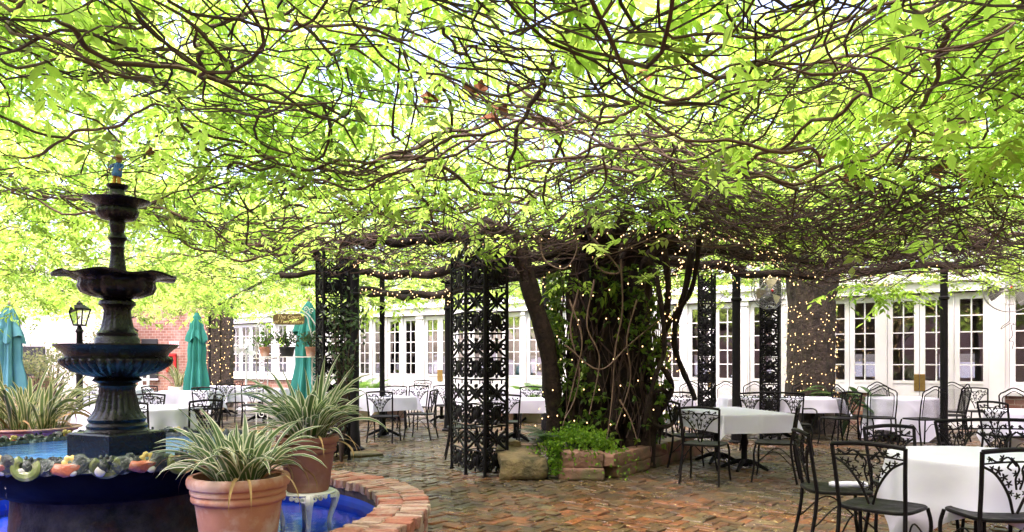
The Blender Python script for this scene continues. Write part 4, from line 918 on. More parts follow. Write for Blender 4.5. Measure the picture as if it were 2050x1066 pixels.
# piers, header, cornice, upper wall
pr = [0.0]+[v for s in ss for v in (s-LW/2, s+LW/2)]+[LEN]
for i in range(0, len(pr), 2):
    a, b = pr[i], pr[i+1]
    if b-a < 0.012: continue
    m = MB(); m.box(0, 0, 1.42, b-a, 0.16, 2.84)
    if b-a > 0.14:
        m.box(0, -0.092, 1.42, (b-a)*0.7, 0.03, 2.84); m.box(0, -0.095, 0.12, (b-a)*0.96, 0.06, 0.24); m.box(0, -0.1, 2.78, (b-a)*0.96, 0.07, 0.1)
    m.build('pier', 'white_paint', bld, ((a+b)/2, 0, 0), smooth=False)
m = MB(); m.box(0, -0.02, 2.955, LEN, 0.24, 0.22); m.box(0, -0.05, 3.095, LEN, 0.34, 0.06); m.box(0, -0.03, 2.865, LEN, 0.28, 0.04); m.build('header', 'white_paint', bld, (LEN/2, 0, 0), smooth=False)
tr = MB(); pan = []
m = MB(); m.box(0, 0.03, 3.19, LEN, 0.14, 0.13); m.box(0, 0.03, 4.0, LEN, 0.14, 0.5)
x = 0.35
while x < LEN-0.7:
    m.box(x-LEN/2, 0.03, 3.5, 0.16, 0.14, 0.5); pan.append(x+0.42); x += 0.84
m.build('upper_wall', 'white_paint', bld, (LEN/2, 0, 0), smooth=False)
q = MB(); q.box(0, 0, 0, 0.68, 0.006, 0.5); tp = q.mesh('transom', False); tp.materials.append(MAT['pane_glass'])
for x in pan: link('transom', tp, bld, (x, 0.03, 3.505))
m = MB(); m.box(0, 0.05, 4.35, LEN+0.3, 0.6, 0.16); m.box(0, 0.0, 4.47, LEN+0.4, 0.8, 0.06); m.build('cornice', 'white_paint', bld, (LEN/2, 0, 0), smooth=False)
m = MB(); m.box(0, 0, 0, 0.26, 0.30, 4.3); m.box(0, -0.03, -2.0, 0.34, 0.36, 0.3)
for px in (1592, 1998): m.build('column', 'white_paint', bld, (ws(px), -0.14, 2.15), smooth=False)
# brick dwarf walls under some windows
for (a, b) in ((425, 610), (1655, 1742), (2012, 2190)):
    m = MB(); sa, sb = ws(a), ws(b); m.box(0, 0, 0.36, sb-sa, 0.26, 0.72); m.build('dwarf_wall', 'wall_brick', bld, ((sa+sb)/2, -0.12, 0), smooth=False)
    m = MB(); m.box(0, -0.02, 0.75, sb-sa+0.05, 0.34, 0.06); m.build('sill', 'white_paint', bld, ((sa+sb)/2, -0.12, 0), smooth=False)
# the dining room behind the panes
m = MB(); m.box(LEN/2, 3.0, 0.02, LEN, 5.8, 0.04); m.build('room_floor', 'room_floor', bld, smooth=False)
m = MB()
n = int(LEN/2.3)
for k in range(n):
    x0 = (k+0.5)*LEN/n; m.box(x0-LEN/n/2+0.75, 5.8, 1.7, 1.5, 0.1, 3.3)
m.box(LEN/2, 5.8, 0.5, LEN, 0.09, 0.9); m.box(LEN/2, 5.8, 2.5, LEN, 0.09, 1.8); m.build('room_wall', 'room_wall', bld, smooth=False)
m = MB()
for k in range(n):
    x0 = (k+0.5)*LEN/n+0.75; m.box(x0, 5.8, 1.65, 0.05, 0.05, 1.5); m.box(x0, 5.8, 1.65, LEN/n-1.5, 0.04, 0.05)
m.build('far_windows', 'white_paint', bld, smooth=False)
m = MB(); m.box(LEN/2, 3.0, 3.42, LEN, 5.9, 0.08); m.build('room_ceiling', 'room_wall', bld, smooth=False)
m = MB(); m.box(LEN+0.03, 3.0, 2.1, 0.06, 5.9, 4.2); m.box(-0.03, 3.0, 2.1, 0.06, 5.9, 4.2); m.build('end_wall', 'white_paint', bld, smooth=False)
# ------------------------------------------------------------------ brick wall and pale house at the far left
BY = 30.6; xa, xb = gx(222, BY), L0[0]+0.25
bw = thing('brick_wall', 'old red brick wall with a lantern behind the green parasol', 'wall', ((xa+xb)/2, BY, 0))
m = MB(); m.box(0, 0.15, 2.6, xb-xa, 0.3, 5.2); m.build('wall', 'wall_brick', bw, smooth=False)
m = MB(); m.box(0, 0, 2.0, 0.8, 0.5, 4.0); m.build('pier', 'wall_brick', bw, (gx(398, BY)-(xa+xb)/2, -0.1, 0), smooth=False)
def onwall(px, py): return gx(px, BY), BY, EYE-(py-722)/F*BY
wx = onwall(300, 690)[0]-(xa+xb)/2
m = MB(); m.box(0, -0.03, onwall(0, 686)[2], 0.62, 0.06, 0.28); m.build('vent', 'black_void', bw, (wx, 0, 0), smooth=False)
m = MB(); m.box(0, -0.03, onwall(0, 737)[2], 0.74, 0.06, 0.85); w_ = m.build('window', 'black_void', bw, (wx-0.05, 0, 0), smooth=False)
m = MB(); m.box(0, -0.05, onwall(0, 760)[2], 0.84, 0.1, 0.06); m.build('sill', 'white_paint', w_, smooth=False)
x, y, z = onwall(349, 690)
sg_ = thing('exit_sign', 'small pale pink EXIT sign on the brick wall', 'sign', (x, y-0.012, z))
m = MB(); m.box(0, 0, 0, 0.40, 0.02, 0.26, bev=0.004); m.build('plate', 'pink_sign', sg_, smooth=False)
def text(body, size, mat, parent, loc, shear=0.0, extr=0.002, name='lettering'):
    c = bpy.data.curves.new(name, 'FONT'); c.body = body; c.size = size; c.align_x = 'CENTER'; c.align_y = 'CENTER'; c.shear = shear; c.extrude = extr
    o = bpy.data.objects.new(name, c); COL.objects.link(o); c.materials.append(MAT[mat]); o.parent = parent; o.location = loc; o.rotation_euler = (R(90), 0, 0)
    me = bpy.data.meshes.new_from_object(o.evaluated_get(bpy.context.evaluated_depsgraph_get()))
    k = link(name, me, parent, loc); k.rotation_euler = (R(90), 0, 0)
    if not me.materials: me.materials.append(MAT[mat])
    bpy.data.objects.remove(o); return k
text('EXIT', 0.17, 'pink_ink', sg_, (0, -0.013, 0))
x, y, z = onwall(343, 722)
fx_ = thing('extinguisher_cabinet', 'red fire extinguisher and its cabinet on the brick wall', 'extinguisher', (x, y, z))
m = MB(); m.box(0, -0.06, 0.22, 0.42, 0.12, 0.1); m.box(-0.17, -0.06, -0.05, 0.09, 0.12, 0.5); m.box(0.17, -0.06, -0.05, 0.09, 0.12, 0.5); m.build('cabinet', 'red_paint', fx_, smooth=False)
m = MB(); m.lathe([(0.07, -0.45), (0.08, -0.43), (0.08, 0.0), (0.05, 0.06), (0.03, 0.08), (0.03, 0.12)], 16, cx=-0.08, cy=-0.1); m.build('bottle', 'red_paint', fx_)
def lantern(parent, h, w, z):
    """tapered four sided street lantern: frame, panes, roof"""
    m = MB()
    for sx in (-1, 1):
        for sy in (-1, 1): m.tube([(sx*w*0.28, sy*w*0.28, z), (sx*w*0.5, sy*w*0.5, z+h*0.68)], 0.014, 6)
    m.box(0, 0, z, w*0.62, w*0.62, 0.03); m.box(0, 0, z+h*0.68, w*1.08, w*1.08, 0.03); m.build('lantern_frame', 'iron', parent)
    m = MB(); a, b = w*0.27, w*0.48
    m.add([(-a, -a, z), (a, -a, z), (a, a, z), (-a, a, z), (-b, -b, z+h*0.67), (b, -b, z+h*0.67), (b, b, z+h*0.67), (-b, b, z+h*0.67)], [(0, 1, 5, 4), (1, 2, 6, 5), (2, 3, 7, 6), (3, 0, 4, 7)]); m.build('lantern_glass', 'lantern_glass', parent, smooth=False)
    m = MB(); m.lathe([(w*0.72, z+h*0.695), (w*0.66, z+h*0.73), (w*0.34, z+h*0.86), (w*0.2, z+h*0.88), (w*0.2, z+h*0.93), (0.02, z+h), (0.01, z+h*1.06)], 4, a0=PI/4); m.build('lantern_roof', 'iron', parent, smooth=False)
LPY = 14.0
lp = thing('lamp_post', 'black lamp post with glass lantern left of the fountain', 'lamp post', (gx(159, LPY), LPY, 0))
m = MB(); m.lathe([(0.13, 0), (0.13, 0.1), (0.09, 0.14), (0.08, 0.5), (0.095, 0.52), (0.06, 0.56), (0.052, 1.92), (0.075, 1.95), (0.05, 1.99), (0.03, 2.05)], 16); m.build('post', 'iron', lp)
lantern(lp, 0.43, 0.26, 2.06)
x, y, z = onwall(266, 668)
wl = thing('wall_lantern', 'small black lantern hung on the brick wall behind the fountain', 'lantern', (x, y-0.45, z-0.5))
lantern(wl, 0.9, 0.55, 0.0)
m = MB(); m.tube(spline([(0, 0, 0.9), (0.1, 0.1, 1.1), (0.3, 0.3, 1.15), (0.5, 0.44, 1.0)], 12), 0.03, 6); m.build('bracket', 'iron', wl)
# pale sunlit house
hx = gx(60, 31.4)
ph = thing('pale_house', 'sunlit cream plastered house at the far left', 'building', (hx, 31.6, 0))
m = MB(); m.box(-3.5, 0.2, 2.8, 15.0, 0.4, 5.6); m.build('wall', 'plaster', ph, smooth=False)
for px in (62, 240, 22):
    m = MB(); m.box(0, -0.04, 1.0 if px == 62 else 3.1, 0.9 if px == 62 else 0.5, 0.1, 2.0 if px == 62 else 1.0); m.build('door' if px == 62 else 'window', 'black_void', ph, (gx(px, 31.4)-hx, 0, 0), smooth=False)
# unseen brick walls added on the other sides to keep sky light off
for lb, x, y, L, rz in (('tall brick wall added behind the camera to block sky light', 0.0, -5.0, 26.0, 0.0), ('tall brick wall added out of view to the right to block sky light', 12.6, 4.6, 19.0, R(90)), ('tall brick wall added out of view to the left to block sky light', -14.5, 2.0, 14.0, R(90))):
    w = thing('sky_block_wall', lb, 'wall', (x, y, 0), rz); m = MB(); m.box(0, 0, 2.9, L, 0.35, 5.8); m.build('wall', 'wall_brick', w, smooth=False)
    m = MB(); m.box(0, 0, 5.85, L+0.1, 0.5, 0.1); m.build('coping', 'sandstone', w, smooth=False)
# ------------------------------------------------------------------ closed parasols
def parasol(label, px, Y, mat, top=2.62, drop=1.75, rad=0.27, seed=0):
    o = thing('closed_parasol', label, 'parasol', (gx(px, Y), Y, 0)); g2 = np.random.default_rng(seed)
    m = MB(); m.lathe([(0.28, 0), (0.28, 0.05), (0.05, 0.09), (0.03, 0.2)], 24); m.build('base', 'iron', o)
    m = MB(); m.tube([(0, 0, 0.1), (0, 0, top)], 0.026, 10); m.build('pole', 'wood_pole', o)
    m = MB(); m.blob((0, 0, top+0.04), (0.03, 0.03, 0.05), 2, 0); m.build('finial', 'wood_pole', o)
    def skirt(z1, z0, r1, r0, ph, n=96, rows=14, hem=0.12):
        th3 = np.arange(n)*2*PI/n; V = []
        for i in range(rows):
            t = i/(rows-1); r = r1+(r0-r1)*(t**0.75); pinch = 1-0.16*math.exp(-((t-0.62)/0.12)**2)
            fold = 1+0.34*min(1, t*2.2)*np.sin(8*th3+ph+0.9*t)*(0.75+0.25*np.sin(3*th3+ph))+0.07*np.sin(21*th3+2*ph)
            z = z1+(z0-z1)*t-(hem*t**3)*(0.5+0.5*np.sin(4*th3+ph*2))
            rr = np.maximum(r*fold*pinch, 0.03); V.append(np.stack([rr*np.cos(th3), rr*np.sin(th3), z], 1))
        f = [(i*n+k, i*n+(k+1) % n, (i+1)*n+(k+1) % n, (i+1)*n+k) for i in range(rows-1) for k in range(n)]
        q2 = MB(); q2.add(np.concatenate(V), f); return q2
    skirt(top-0.1, top-drop, 0.09, rad, seed*1.3, hem=0.28).build('canopy', mat, o)
    skirt(top, top-0.6, 0.03, rad*0.84, seed*1.3+0.6, rows=9, hem=0.16).build('top_flap', mat, o)
    return o
parasol('closed pale blue parasol at the left picture edge', 18, 15.0, 'blue_canvas', 2.5, 1.62, 0.29, 2)
parasol('closed teal parasol in front of the brick wall', 394, 19.0, 'teal_canvas', 2.6, 1.85, 0.25, 1)
parasol('closed teal parasol half behind the leafy trellis column', 618, 15.4, 'teal_canvas', 2.6, 1.95, 0.29, 3)
# ------------------------------------------------------------------ white iron plant arch with the name board
AY = 13.6
ar = thing('iron_plant_arch', 'white scrolled iron plant arch by the leafy trellis column', 'arch', (gx(582, AY), AY, 0))
def ax_(px): return gx(px, AY)-gx(582, AY)
def az_(py): return EYE-(py-722)/F*AY
m = MB()
for dx, dz in ((0, 0), (0.17, -0.02)):
    p = spline([(ax_(552)+dx*0, 0, az_(632)+dz), (ax_(580), 0, az_(618)+dz*3), (ax_(612), 0, az_(626)+dz*3), (ax_(632)-dx*0.7, 0, az_(652)), (ax_(640)-dx*0.8, 0, az_(680)), (ax_(640)-dx*0.8, 0, az_(740)), (ax_(640)-dx*0.8, 0, 0.0)], 40); m.tube(p, 0.011, 7)
m.build('arch_rail', 'white_iron', ar)
m = MB()
for dx in (0, 0.2):
    m.tube([(ax_(513)+dx, 0, 0), (ax_(513)+dx, 0, az_(655))], 0.011, 7)
m.tube(spline([(ax_(513), 0, az_(655)), (ax_(524), 0, az_(640)), (ax_(540), 0, az_(632)), (ax_(556), 0, az_(632))], 16), 0.011, 7); m.build('upright', 'white_iron', ar)
m = MB()
for k in range(11):
    z = az_(668)-k*0.16; x = ax_(632)+0.0
    m.tube(scroll(x+0.0, z, 0.06, 0.012, PI/2 if k % 2 else -PI/2, 1.3 if k % 2 else -1.3, 20), 0.008, 6)
for k in range(6):
    z = az_(660)-k*0.3; m.tube(scroll(ax_(513)+0.1, z, 0.075, 0.012, 0 if k % 2 else PI, 1.4 if k % 2 else -1.4, 20), 0.008, 6)
for k in range(7):
    t = k/6; m.tube(scroll(ax_(556)+t*0.6, az_(622)+0.06*math.sin(t*PI), 0.05, 0.01, -PI/2, 1.3 if k % 2 else -1.3, 18), 0.007, 6)
m.build('scrolls', 'white_iron', ar)
m = MB(); m.box(ax_(575), 0, az_(715), 0.9, 0.3, 0.02); m.box(ax_(530), 0.0, az_(718), 0.34, 0.3, 0.02); m.build('pot_shelf', 'white_iron', ar)
sb = thing('name_board', 'brown board with gold script reading The Court of Two Sisters on the arch', 'sign', (gx(580, AY), AY-0.05, az_(640)))
q = MB(); n = 24; sw, sh = 0.275, 0.095; V = []
for dy in (-0.012, 0.012):
    for t in np.linspace(0, 2*PI, n, endpoint=False):
        c, s = math.cos(t), math.sin(t); V.append((sw*math.copysign(abs(c)**0.28, c), dy, sh*math.copysign(abs(s)**0.4, s)))
q.add(V, [tuple(range(n)), tuple(range(n, 2*n))[::-1]]+[(i, n+i, n+(i+1) % n, (i+1) % n) for i in range(n)]); q.build('board', 'sign_board', sb, smooth=False)
text('The Court', 0.098, 'gold', sb, (0.0, -0.016, 0.042), 0.35); text('of Two Sisters', 0.088, 'gold', sb, (0.0, -0.016, -0.043), 0.35)
def small_plant(label, x, y, z, h, n, mat, lsize, spread, name='potted_plant', up=0.6, stem=None, seed=1, cat='plant'):
    o = thing(name, label, cat, (x, y, z)); g2 = np.random.default_rng(seed)
    q = MB()
    for i in range(n):
        c = g2.normal(size=3)*np.array([spread, spread, h*0.4])*0.55+np.array([0, 0, h*0.5]); c[2] = max(c[2], 0.02)
        add_leaf(q, c, g2.normal(size=3)+np.array([0, 0, up]), lsize*g2.uniform(0.7, 1.3), lsize*0.5*g2.uniform(0.7, 1.2), g2)
    k = q.build('foliage', mat, o, smooth=False); k['kind'] = 'stuff'
    m = MB()
    for i in range(7):
        e = g2.normal(size=3)*np.array([spread, spread, 0])*0.5+np.array([0, 0, h*g2.uniform(0.5, 0.95)])
        m.tube(spline([(0, 0, 0), e*0.5+g2.normal(size=3)*0.02, e], 8), np.linspace(0.01, 0.004, 8), 5)
    m.build('stems', stem or 'twig', o); return o
def add_leaf(q, c, d, L, w, g2, rnd=None):
    d = np.asarray(d, float); d /= np.linalg.norm(d)+1e-9; s = np.cross(d, g2.normal(size=3)); s /= np.linalg.norm(s)+1e-9; nrm = np.cross(d, s)
    q.add([c, c+d*L*0.45+s*w*0.5, c+d*L-nrm*L*0.12, c+d*L*0.45-s*w*0.5, c+d*L*0.45-nrm*w*0.2], [(0, 1, 2, 4), (0, 4, 2, 3)], rnd=g2.random() if rnd is None else rnd)
def little_pot(label, x, y, z, r, h, mat):
    o = thing('flower_pot', label, 'pot', (x, y, z)); m = MB(); m.lathe([(r*0.7, 0), (r*0.92, h*0.8), (r, h*0.8), (r, h), (r*0.9, h), (r*0.88, h*0.9), (0.01, h*0.9)], 20); m.build('body', mat, o); return o
for nm, px, z, mt_, lm_, pl in (('terracotta pot on the left end of the arch shelf', 530, az_(714), 'terracotta', 'dark green bushy plant', 'fern_leaf'), ('orange terracotta pot under the curve of the arch', 622, az_(714), 'terracotta', 'trailing thin leaved plant', 'dark_leaf'), ('square black planter in the middle of the arch shelf', 575, az_(714), 'black_void', 'sparse upright plant', 'dark_leaf')):
    little_pot(nm, gx(px, AY), AY, z, 0.10 if mt_ == 'terracotta' else 0.14, 0.17, mt_)
    small_plant(lm_+' in the '+nm, gx(px, AY), AY, z+0.15, 0.3, 160, pl, 0.07, 0.2, seed=px)
# ------------------------------------------------------------------ fans
def fan(name, label, x, y, z, rad, yaw, cage, blade, pitch=0.0):
    o = thing(name, label, 'fan', (x, y, z), yaw)
    m = MB(); t = np.linspace(0, 2*PI, 41)[:-1]
    for dy, k in ((-0.09, 0.35), (-0.08, 0.7), (-0.03, 1.0), (0.05, 1.0), (0.1, 0.7), (0.1, 0.4)): m.tube(np.stack([rad*k*np.cos(t), np.full(40, dy), rad*k*np.sin(t)], 1), 0.004 if k < 1 else 0.007, 5, closed=True)
    for i in range(48):
        a = i*2*PI/48; m.tube([(rad*k*math.cos(a), dy, rad*k*math.sin(a)) for k, dy in ((0.15, -0.1), (0.5, -0.09), (0.8, -0.07), (1.0, -0.03), (1.0, 0.05), (0.7, 0.1), (0.2, 0.1))], 0.0022, 3, caps=False)
    m.build('cage', cage, o)
    for i in range(3):
        a = i*2*PI/3+1.35; m = MB(); V = []
        for tt in np.linspace(0.12, 0.86, 7):
            w = 0.42*math.sin(min(1, tt*1.25)*PI*0.62); r = rad*tt
            for u in (-1, 0, 1): 
                b = a+u*w; V.append((r*math.cos(b), -0.01+u*0.045, r*math.sin(b)))
        m.add(V, [(i2*3+j, i2*3+j+1, i2*3+j+4, i2*3+j+3) for i2 in range(6) for j in range(2)]); m.build('blade', blade, o)
    m = MB(); m.blob((0, 0.0, 0), (0.05, 0.05, 0.05), 2, 0); m.tube([(0, 0.02, 0), (0, 0.17, 0)], 0.07, 16); m.build('motor', cage, o)
    m = MB(); m.blob((0, -0.105, 0), (0.025, 0.012, 0.025), 2, 0); m.build('badge', 'red_paint' if blade != 'white_plastic' else 'grey_metal', o)
    return o
f1 = fan('wall_fan', 'gold-bladed caged fan mounted on the trellis column by the lit trunk', gx(1539, 13.1), 13.1, EYE+(722-583)/F*13.1, 0.30, R(14), 'grey_metal', 'blade_gold')
m = MB(); m.tube([(0, 0.15, 0), (0.04, 0.3, 0.0), (0.02, 0.42, 0)], 0.025, 8); m.build('bracket', 'iron', f1)
f2 = fan('wall_fan', 'grey caged wall fan with a dangling cord at the right edge', gx(2022, 13.9), 13.9, EYE+(722-577)/F*13.9, 0.43, R(-22), 'grey_metal', 'blade_grey')
m = MB(); m.tube([(0, 0.15, 0), (0, 0.6, 0.03), (0.05, 1.25, 0.03)], 0.03, 8); m.build('bracket', 'grey_metal', f2)
m = MB(); m.tube(spline([(0, 0.05, -0.35), (0.01, 0.05, -0.55), (-0.02, 0.05, -0.62), (-0.1, 0.05, -0.68), (-0.13, 0.05, -0.74), (-0.05, 0.05, -0.68), (0.03, 0.05, -0.63), (0.08, 0.05, -0.66), (0.03, 0.05, -0.68), (0.05, 0.05, -0.85), (0.0, 0.05, -0.95), (0.06, 0.05, -0.97), (0.05, 0.05, -1.1)], 60), 0.006, 6); m.build('cord', 'iron', f2)
f3 = fan('pedestal_fan', 'white pedestal fan in front of the far left windows', gx(493, 22.0), 22.0, EYE+(722-698)/F*22.0, 0.33, R(20), 'white_plastic', 'white_plastic')
m = MB(); m.tube([(0, 0.15, 0), (0, 0.15, -1.72)], 0.03, 8); m.lathe([(0.28, -1.76), (0.27, -1.72), (0.04, -1.68)], 24, cy=0.15); m.build('stand', 'white_plastic', f3)
# ------------------------------------------------------------------ stone planter round the vine
def rough_block(q, cx, cy, cz, sx, sy, sz, rz, seed, nz=0.02, top=None, cuts=8):
    bm = bmesh.new(); bmesh.ops.create_cube(bm, size=1.0); bmesh.ops.subdivide_edges(bm, edges=bm.edges[:], cuts=cuts, use_grid_fill=True)
    g2 = np.random.default_rng(seed); ax = g2.normal(size=(6, 3))*np.array([5, 5, 6]); ph2 = g2.random(6)*6.28
    v = np.array([x.co[:] for x in bm.verts]); f = [tuple(k.index for k in x.verts) for x in bm.faces]; bm.free()
    r = np.linalg.norm(v*np.array([1, 1, 1]), axis=1); edge = np.clip(np.sort(np.abs(v), axis=1)[:, 1]*2, 0, 1)
    v = v*(1-0.07*edge[:, None]**5); w = v*np.array([sx, sy, sz])
    if top: w[:, 2] += (v[:, 2] > 0)*(top[0]*v[:, 0]+top[1]*v[:, 1])
    d = sum(np.sin(v@ax[i]*1.3+ph2[i]) for i in range(6))/6; w += v/np.maximum(r, 0.1)[:, None]*(nz*d)[:, None]
    c, s = math.cos(rz), math.sin(rz); q.add(np.stack([w[:, 0]*c-w[:, 1]*s+cx, w[:, 0]*s+w[:, 1]*c+cy, w[:, 2]+cz], 1), f)
pl = thing('stone_planter', 'low stone kerb of rough blocks round the foot of the vine', 'planter', (gx(1200, 9.8), 9.8, 0)); px0, py0 = gx(1200, 9.8), 9.8
def blk(px, Y, z, sx, sy, sz, rz, mat, seed, top=None, nz=0.02, lab=None):
    m = MB(); rough_block(m, 0, 0, z+sz/2, sx, sy, sz, rz, seed, nz, top); o = m.build('stone', mat, pl, (gx(px, Y)-px0, Y-py0, 0))
    if lab: o['label'] = lab
blk(1042, 9.5, 0.0, 0.58, 0.84, 0.31, R(3), 'sandstone', 1, (0.0, 0.10), 0.06, 'yellow mossy sandstone block')
blk(1024, 9.8, 0.33, 0.2, 0.2, 0.07, R(20), 'sandstone', 12, None, 0.02)
blk(1163, 9.25, 0.0, 0.56, 0.26, 0.14, R(-1), 'redstone', 3, None, 0.012); blk(1165, 9.27, 0.135, 0.52, 0.24, 0.20, R(1), 'redstone', 2, (-0.02, 0.02), 0.022)
a0 = np.array([gx(1212, 9.2), 9.2]); a1 = np.array([gx(1362, 11.2), 11.2]); dr = a1-a0; Lq = np.linalg.norm(dr); rz_ = math.atan2(dr[1], dr[0])
for row, (z, hgt) in enumerate(((0.0, 0.15), (0.145, 0.16))):
    k = 0; t = -0.02 if row else 0.12
    while t < Lq:
        w = random.uniform(0.4, 0.75); c = a0+dr/Lq*(t+w/2)
        m = MB(); rough_block(m, 0, 0, z+hgt/2, w-0.012, 0.24, hgt, rz_, 40+k+row*10, 0.016); m.build('stone', 'redstone', pl, (c[0]-px0, c[1]-py0, 0)); t += w; k += 1
m = MB(); m.blob((0, 0, 0.08), (0.62, 0.75, 0.2), 3, 0.15, 5); m.build('soil', 'soil', pl, (gx(1190, 10.3)-px0, 0.62, 0))
# rocks and old log seat at the lit trunk
m = MB(); rough_block(m, 0, 0, 0.012, 0.75, 0.5, 0.05, R(25), 99, 0.01); tag(m.build('flagstone', 'sandstone', None, (gx(712, 11.4), 11.4, 0.012)), 'tan flagstone lying in the brick yard right of the potted plants', 'stone')
# ------------------------------------------------------------------ lit tree trunk on the right
t2 = thing('lit_tree', 'thick rough tree trunk wound with tiny lights before the white doors', 'tree', (gx(1621, 15.4), 15.4, 0))
m = MB(); n = 64; rows = 40; V = []; g2 = np.random.default_rng(3); th4 = np.arange(n)*2*PI/n
for i in range(rows):
    t = i/(rows-1); z = t*3.6; r = 0.42-0.02*t+0.16*math.exp(-z*4)+0.12*max(0, z-2.6)
    rr = r*(1+0.05*np.sin(th4*3+1.2*t)+0.07*np.abs(np.sin(th4*7+2*math.sin(3*t)))+0.05*np.abs(np.sin(th4*13+4*math.sin(5*t)))+0.02*g2.normal(size=n))
    V.append(np.stack([rr*np.cos(th4)+0.05*math.sin(2*t), rr*np.sin(th4), np.full(n, z)], 1))
m.add(np.concatenate(V), [(i*n+k, i*n+(k+1) % n, (i+1)*n+(k+1) % n, (i+1)*n+k) for i in range(rows-1) for k in range(n)]); m.build('trunk', 'bark', t2)
m = MB()
for k in range(6):
    a = k*1.05+0.3; e = (2.2*math.cos(a), 1.4*math.sin(a), 4.6+0.5*math.sin(k)); m.tube(spline([(0.1*math.cos(a), 0.1*math.sin(a), 3.2), (0.6*math.cos(a), 0.5*math.sin(a), 3.8), e], 10), np.linspace(0.16, 0.04, 10), 8)
m.build('limbs', 'bark', t2)
q = MB()
for i in range(2600):
    a = g2.random()*6.28; rr = math.sqrt(g2.random())*2.6; c = np.array([rr*math.cos(a), rr*math.sin(a)*0.8, 4.6+g2.normal()*0.5])
    add_leaf(q, c, g2.normal(size=3), g2.uniform(0.12, 0.2), 0.09, g2)
q.build('crown', 'canopy_leaf', t2, smooth=False)['kind'] = 'stuff'
# brown lit post at the far left (timber clad in vines)
t3 = thing('lit_post', 'broad brown timber post hung with tiny lights beside the far windows', 'post', (gx(445, 23.5), 23.5, 0))
m = MB()
for k in range(4): m.box(-0.225+k*0.15, 0.01*((-1)**k), 1.6, 0.14, 0.3+0.02*(k % 2), 3.2, bev=0.02)
m.build('boards', 'bark', t3)
# ------------------------------------------------------------------ ferns, big leaves, shrubs
def fern(label, px, Y, z, n, L, seed, mat='fern_leaf', pot_=True, name='fern', planter=None):
    x = gx(px, Y); o = thing(name, label, 'fern', (x, Y, z)); g2 = np.random.default_rng(seed)
    for i in range(n):
        a = g2.random()*2*PI; q = MB(); l = L*g2.uniform(0.7, 1.1); el = g2.uniform(0.5, 1.35)
        pts = []
        for t in np.linspace(0, 1, 14):
            e = el-1.5*t*t; pts.append(None)
        p = np.zeros(3); P = []
        for t in np.linspace(0, 1, 15):
            e = el-1.4*t; P.append(p.copy()); p = p+l/14*np.array([math.cos(e)*math.cos(a), math.cos(e)*math.sin(a), math.sin(e)])
        P = np.array(P); q.tube(P, np.linspace(0.006, 0.002, 15), 4, rnd=0.2)
        T = np.gradient(P, axis=0); T /= np.linalg.norm(T, axis=1, keepdims=True); Sd = np.cross(T, (0, 0, 1)); Sd /= np.maximum(np.linalg.norm(Sd, axis=1, keepdims=True), 1e-3)
        for j in range(2, 15):
            w = l*0.24*math.sin(j/15*PI)**0.7+0.015
            for sg in (-1, 1): 
                d = Sd[j]*sg+T[j]*0.4+np.array([0, 0, -0.15]); c = P[j]; s = T[j]*l*0.028
                q.add([c-s, c+s, c+d*w*0.8+s*0.6, c+d*w, c+d*w*0.8-s*0.6], [(0, 1, 2, 3, 4)], rnd=g2.uniform(0.2, 1))
        q.build('frond', mat, o, smooth=False)
    return o
def trough(label, px, Y, w, h, mat='redstone'):
    m = MB(); m.box(0, 0, h/2, w, 0.4, h, bev=0.02); m.box(0, 0, h+0.02, w+0.05, 0.46, 0.05, bev=0.012); tag(m.build('planter_trough', mat, None, (gx(px, Y), Y, 0), WRZ), label, 'planter')
for i, (px, Y, lb) in enumerate(((722, 19.0, 'fern in the trough under the left windows, beside the thin post'), (748, 19.6, 'broad fern in the trough below the second window'), (1045, 17.9, 'bright fern seen between trellis and leaning trunk'), (1072, 17.5, 'fern tucked against the leaning trunk'))):
    fern(lb, px, Y, 0.6, 18, 0.62 if px < 800 else 0.5, 20+i)
trough('dark trough holding ferns under the left windows', 735, 19.3, 2.2, 0.56); trough('dark trough with ferns behind the trellis column', 1058, 17.7, 1.6, 0.56)
fern('dark spiky fern spilling over the yellow sandstone block', 1100, 9.55, 0.36, 16, 0.42, 31, 'dark_leaf')
def bigleaf(label, px, Y, n, H, seed):
    o = thing('broad_leaf_plant', label, 'plant', (gx(px, Y), Y, 0)); g2 = np.random.default_rng(seed)
    for i in range(n):
        a = g2.random()*6.28; h = H*g2.uniform(0.55, 1.0); rr = g2.uniform(0.1, 0.42); q = MB()
        b = np.array([rr*math.cos(a), rr*math.sin(a), h]); sk = MB(); sk.tube(spline([(0, 0, 0), b*np.array([0.4, 0.4, 0.6]), b], 8), 0.008, 5, rnd=0.3)
        d = np.array([math.cos(a), math.sin(a), 0.35-0.8*g2.random()]); d /= np.linalg.norm(d); s = np.cross(d, (0, 0, 1)); s /= np.linalg.norm(s); nr = np.cross(s, d); L = g2.uniform(0.26, 0.4); rows2 = 7; V = []
        for k in range(rows2):
            t = k/(rows2-1); w = L*0.24*math.sin(PI*min(1, t*0.97+0.03))**0.7
            for u in (-1, 0, 1): V.append(b+d*L*t+s*u*w+nr*(abs(u)*w*0.3-0.25*L*t*t))
        q.add(V, [(k*3+j, k*3+j+1, k*3+j+4, k*3+j+3) for k in range(rows2-1) for j in range(2)], rnd=g2.random()); lf = q.build('leaf', 'dark_leaf', o); sk.build('stalk', 'dark_leaf', lf)
bigleaf('dark large-leaved plant at the foot of the lit trunk', 1688, 14.4, 26, 0.95, 4)
strap_plant('striped potted plant beside the red extinguisher', gx(356, 24.0), 24.0, 0.55, 40, 'strap_dull', (0.6, 1.0), 0.05, 0.1, 12, lean=(0.02, 0.5), droop=(0.1, 1.0))
little_pot('pale pot with striped plant beside the red extinguisher', gx(356, 24.0), 24.0, 0.0, 0.28, 0.6, 'plaster')
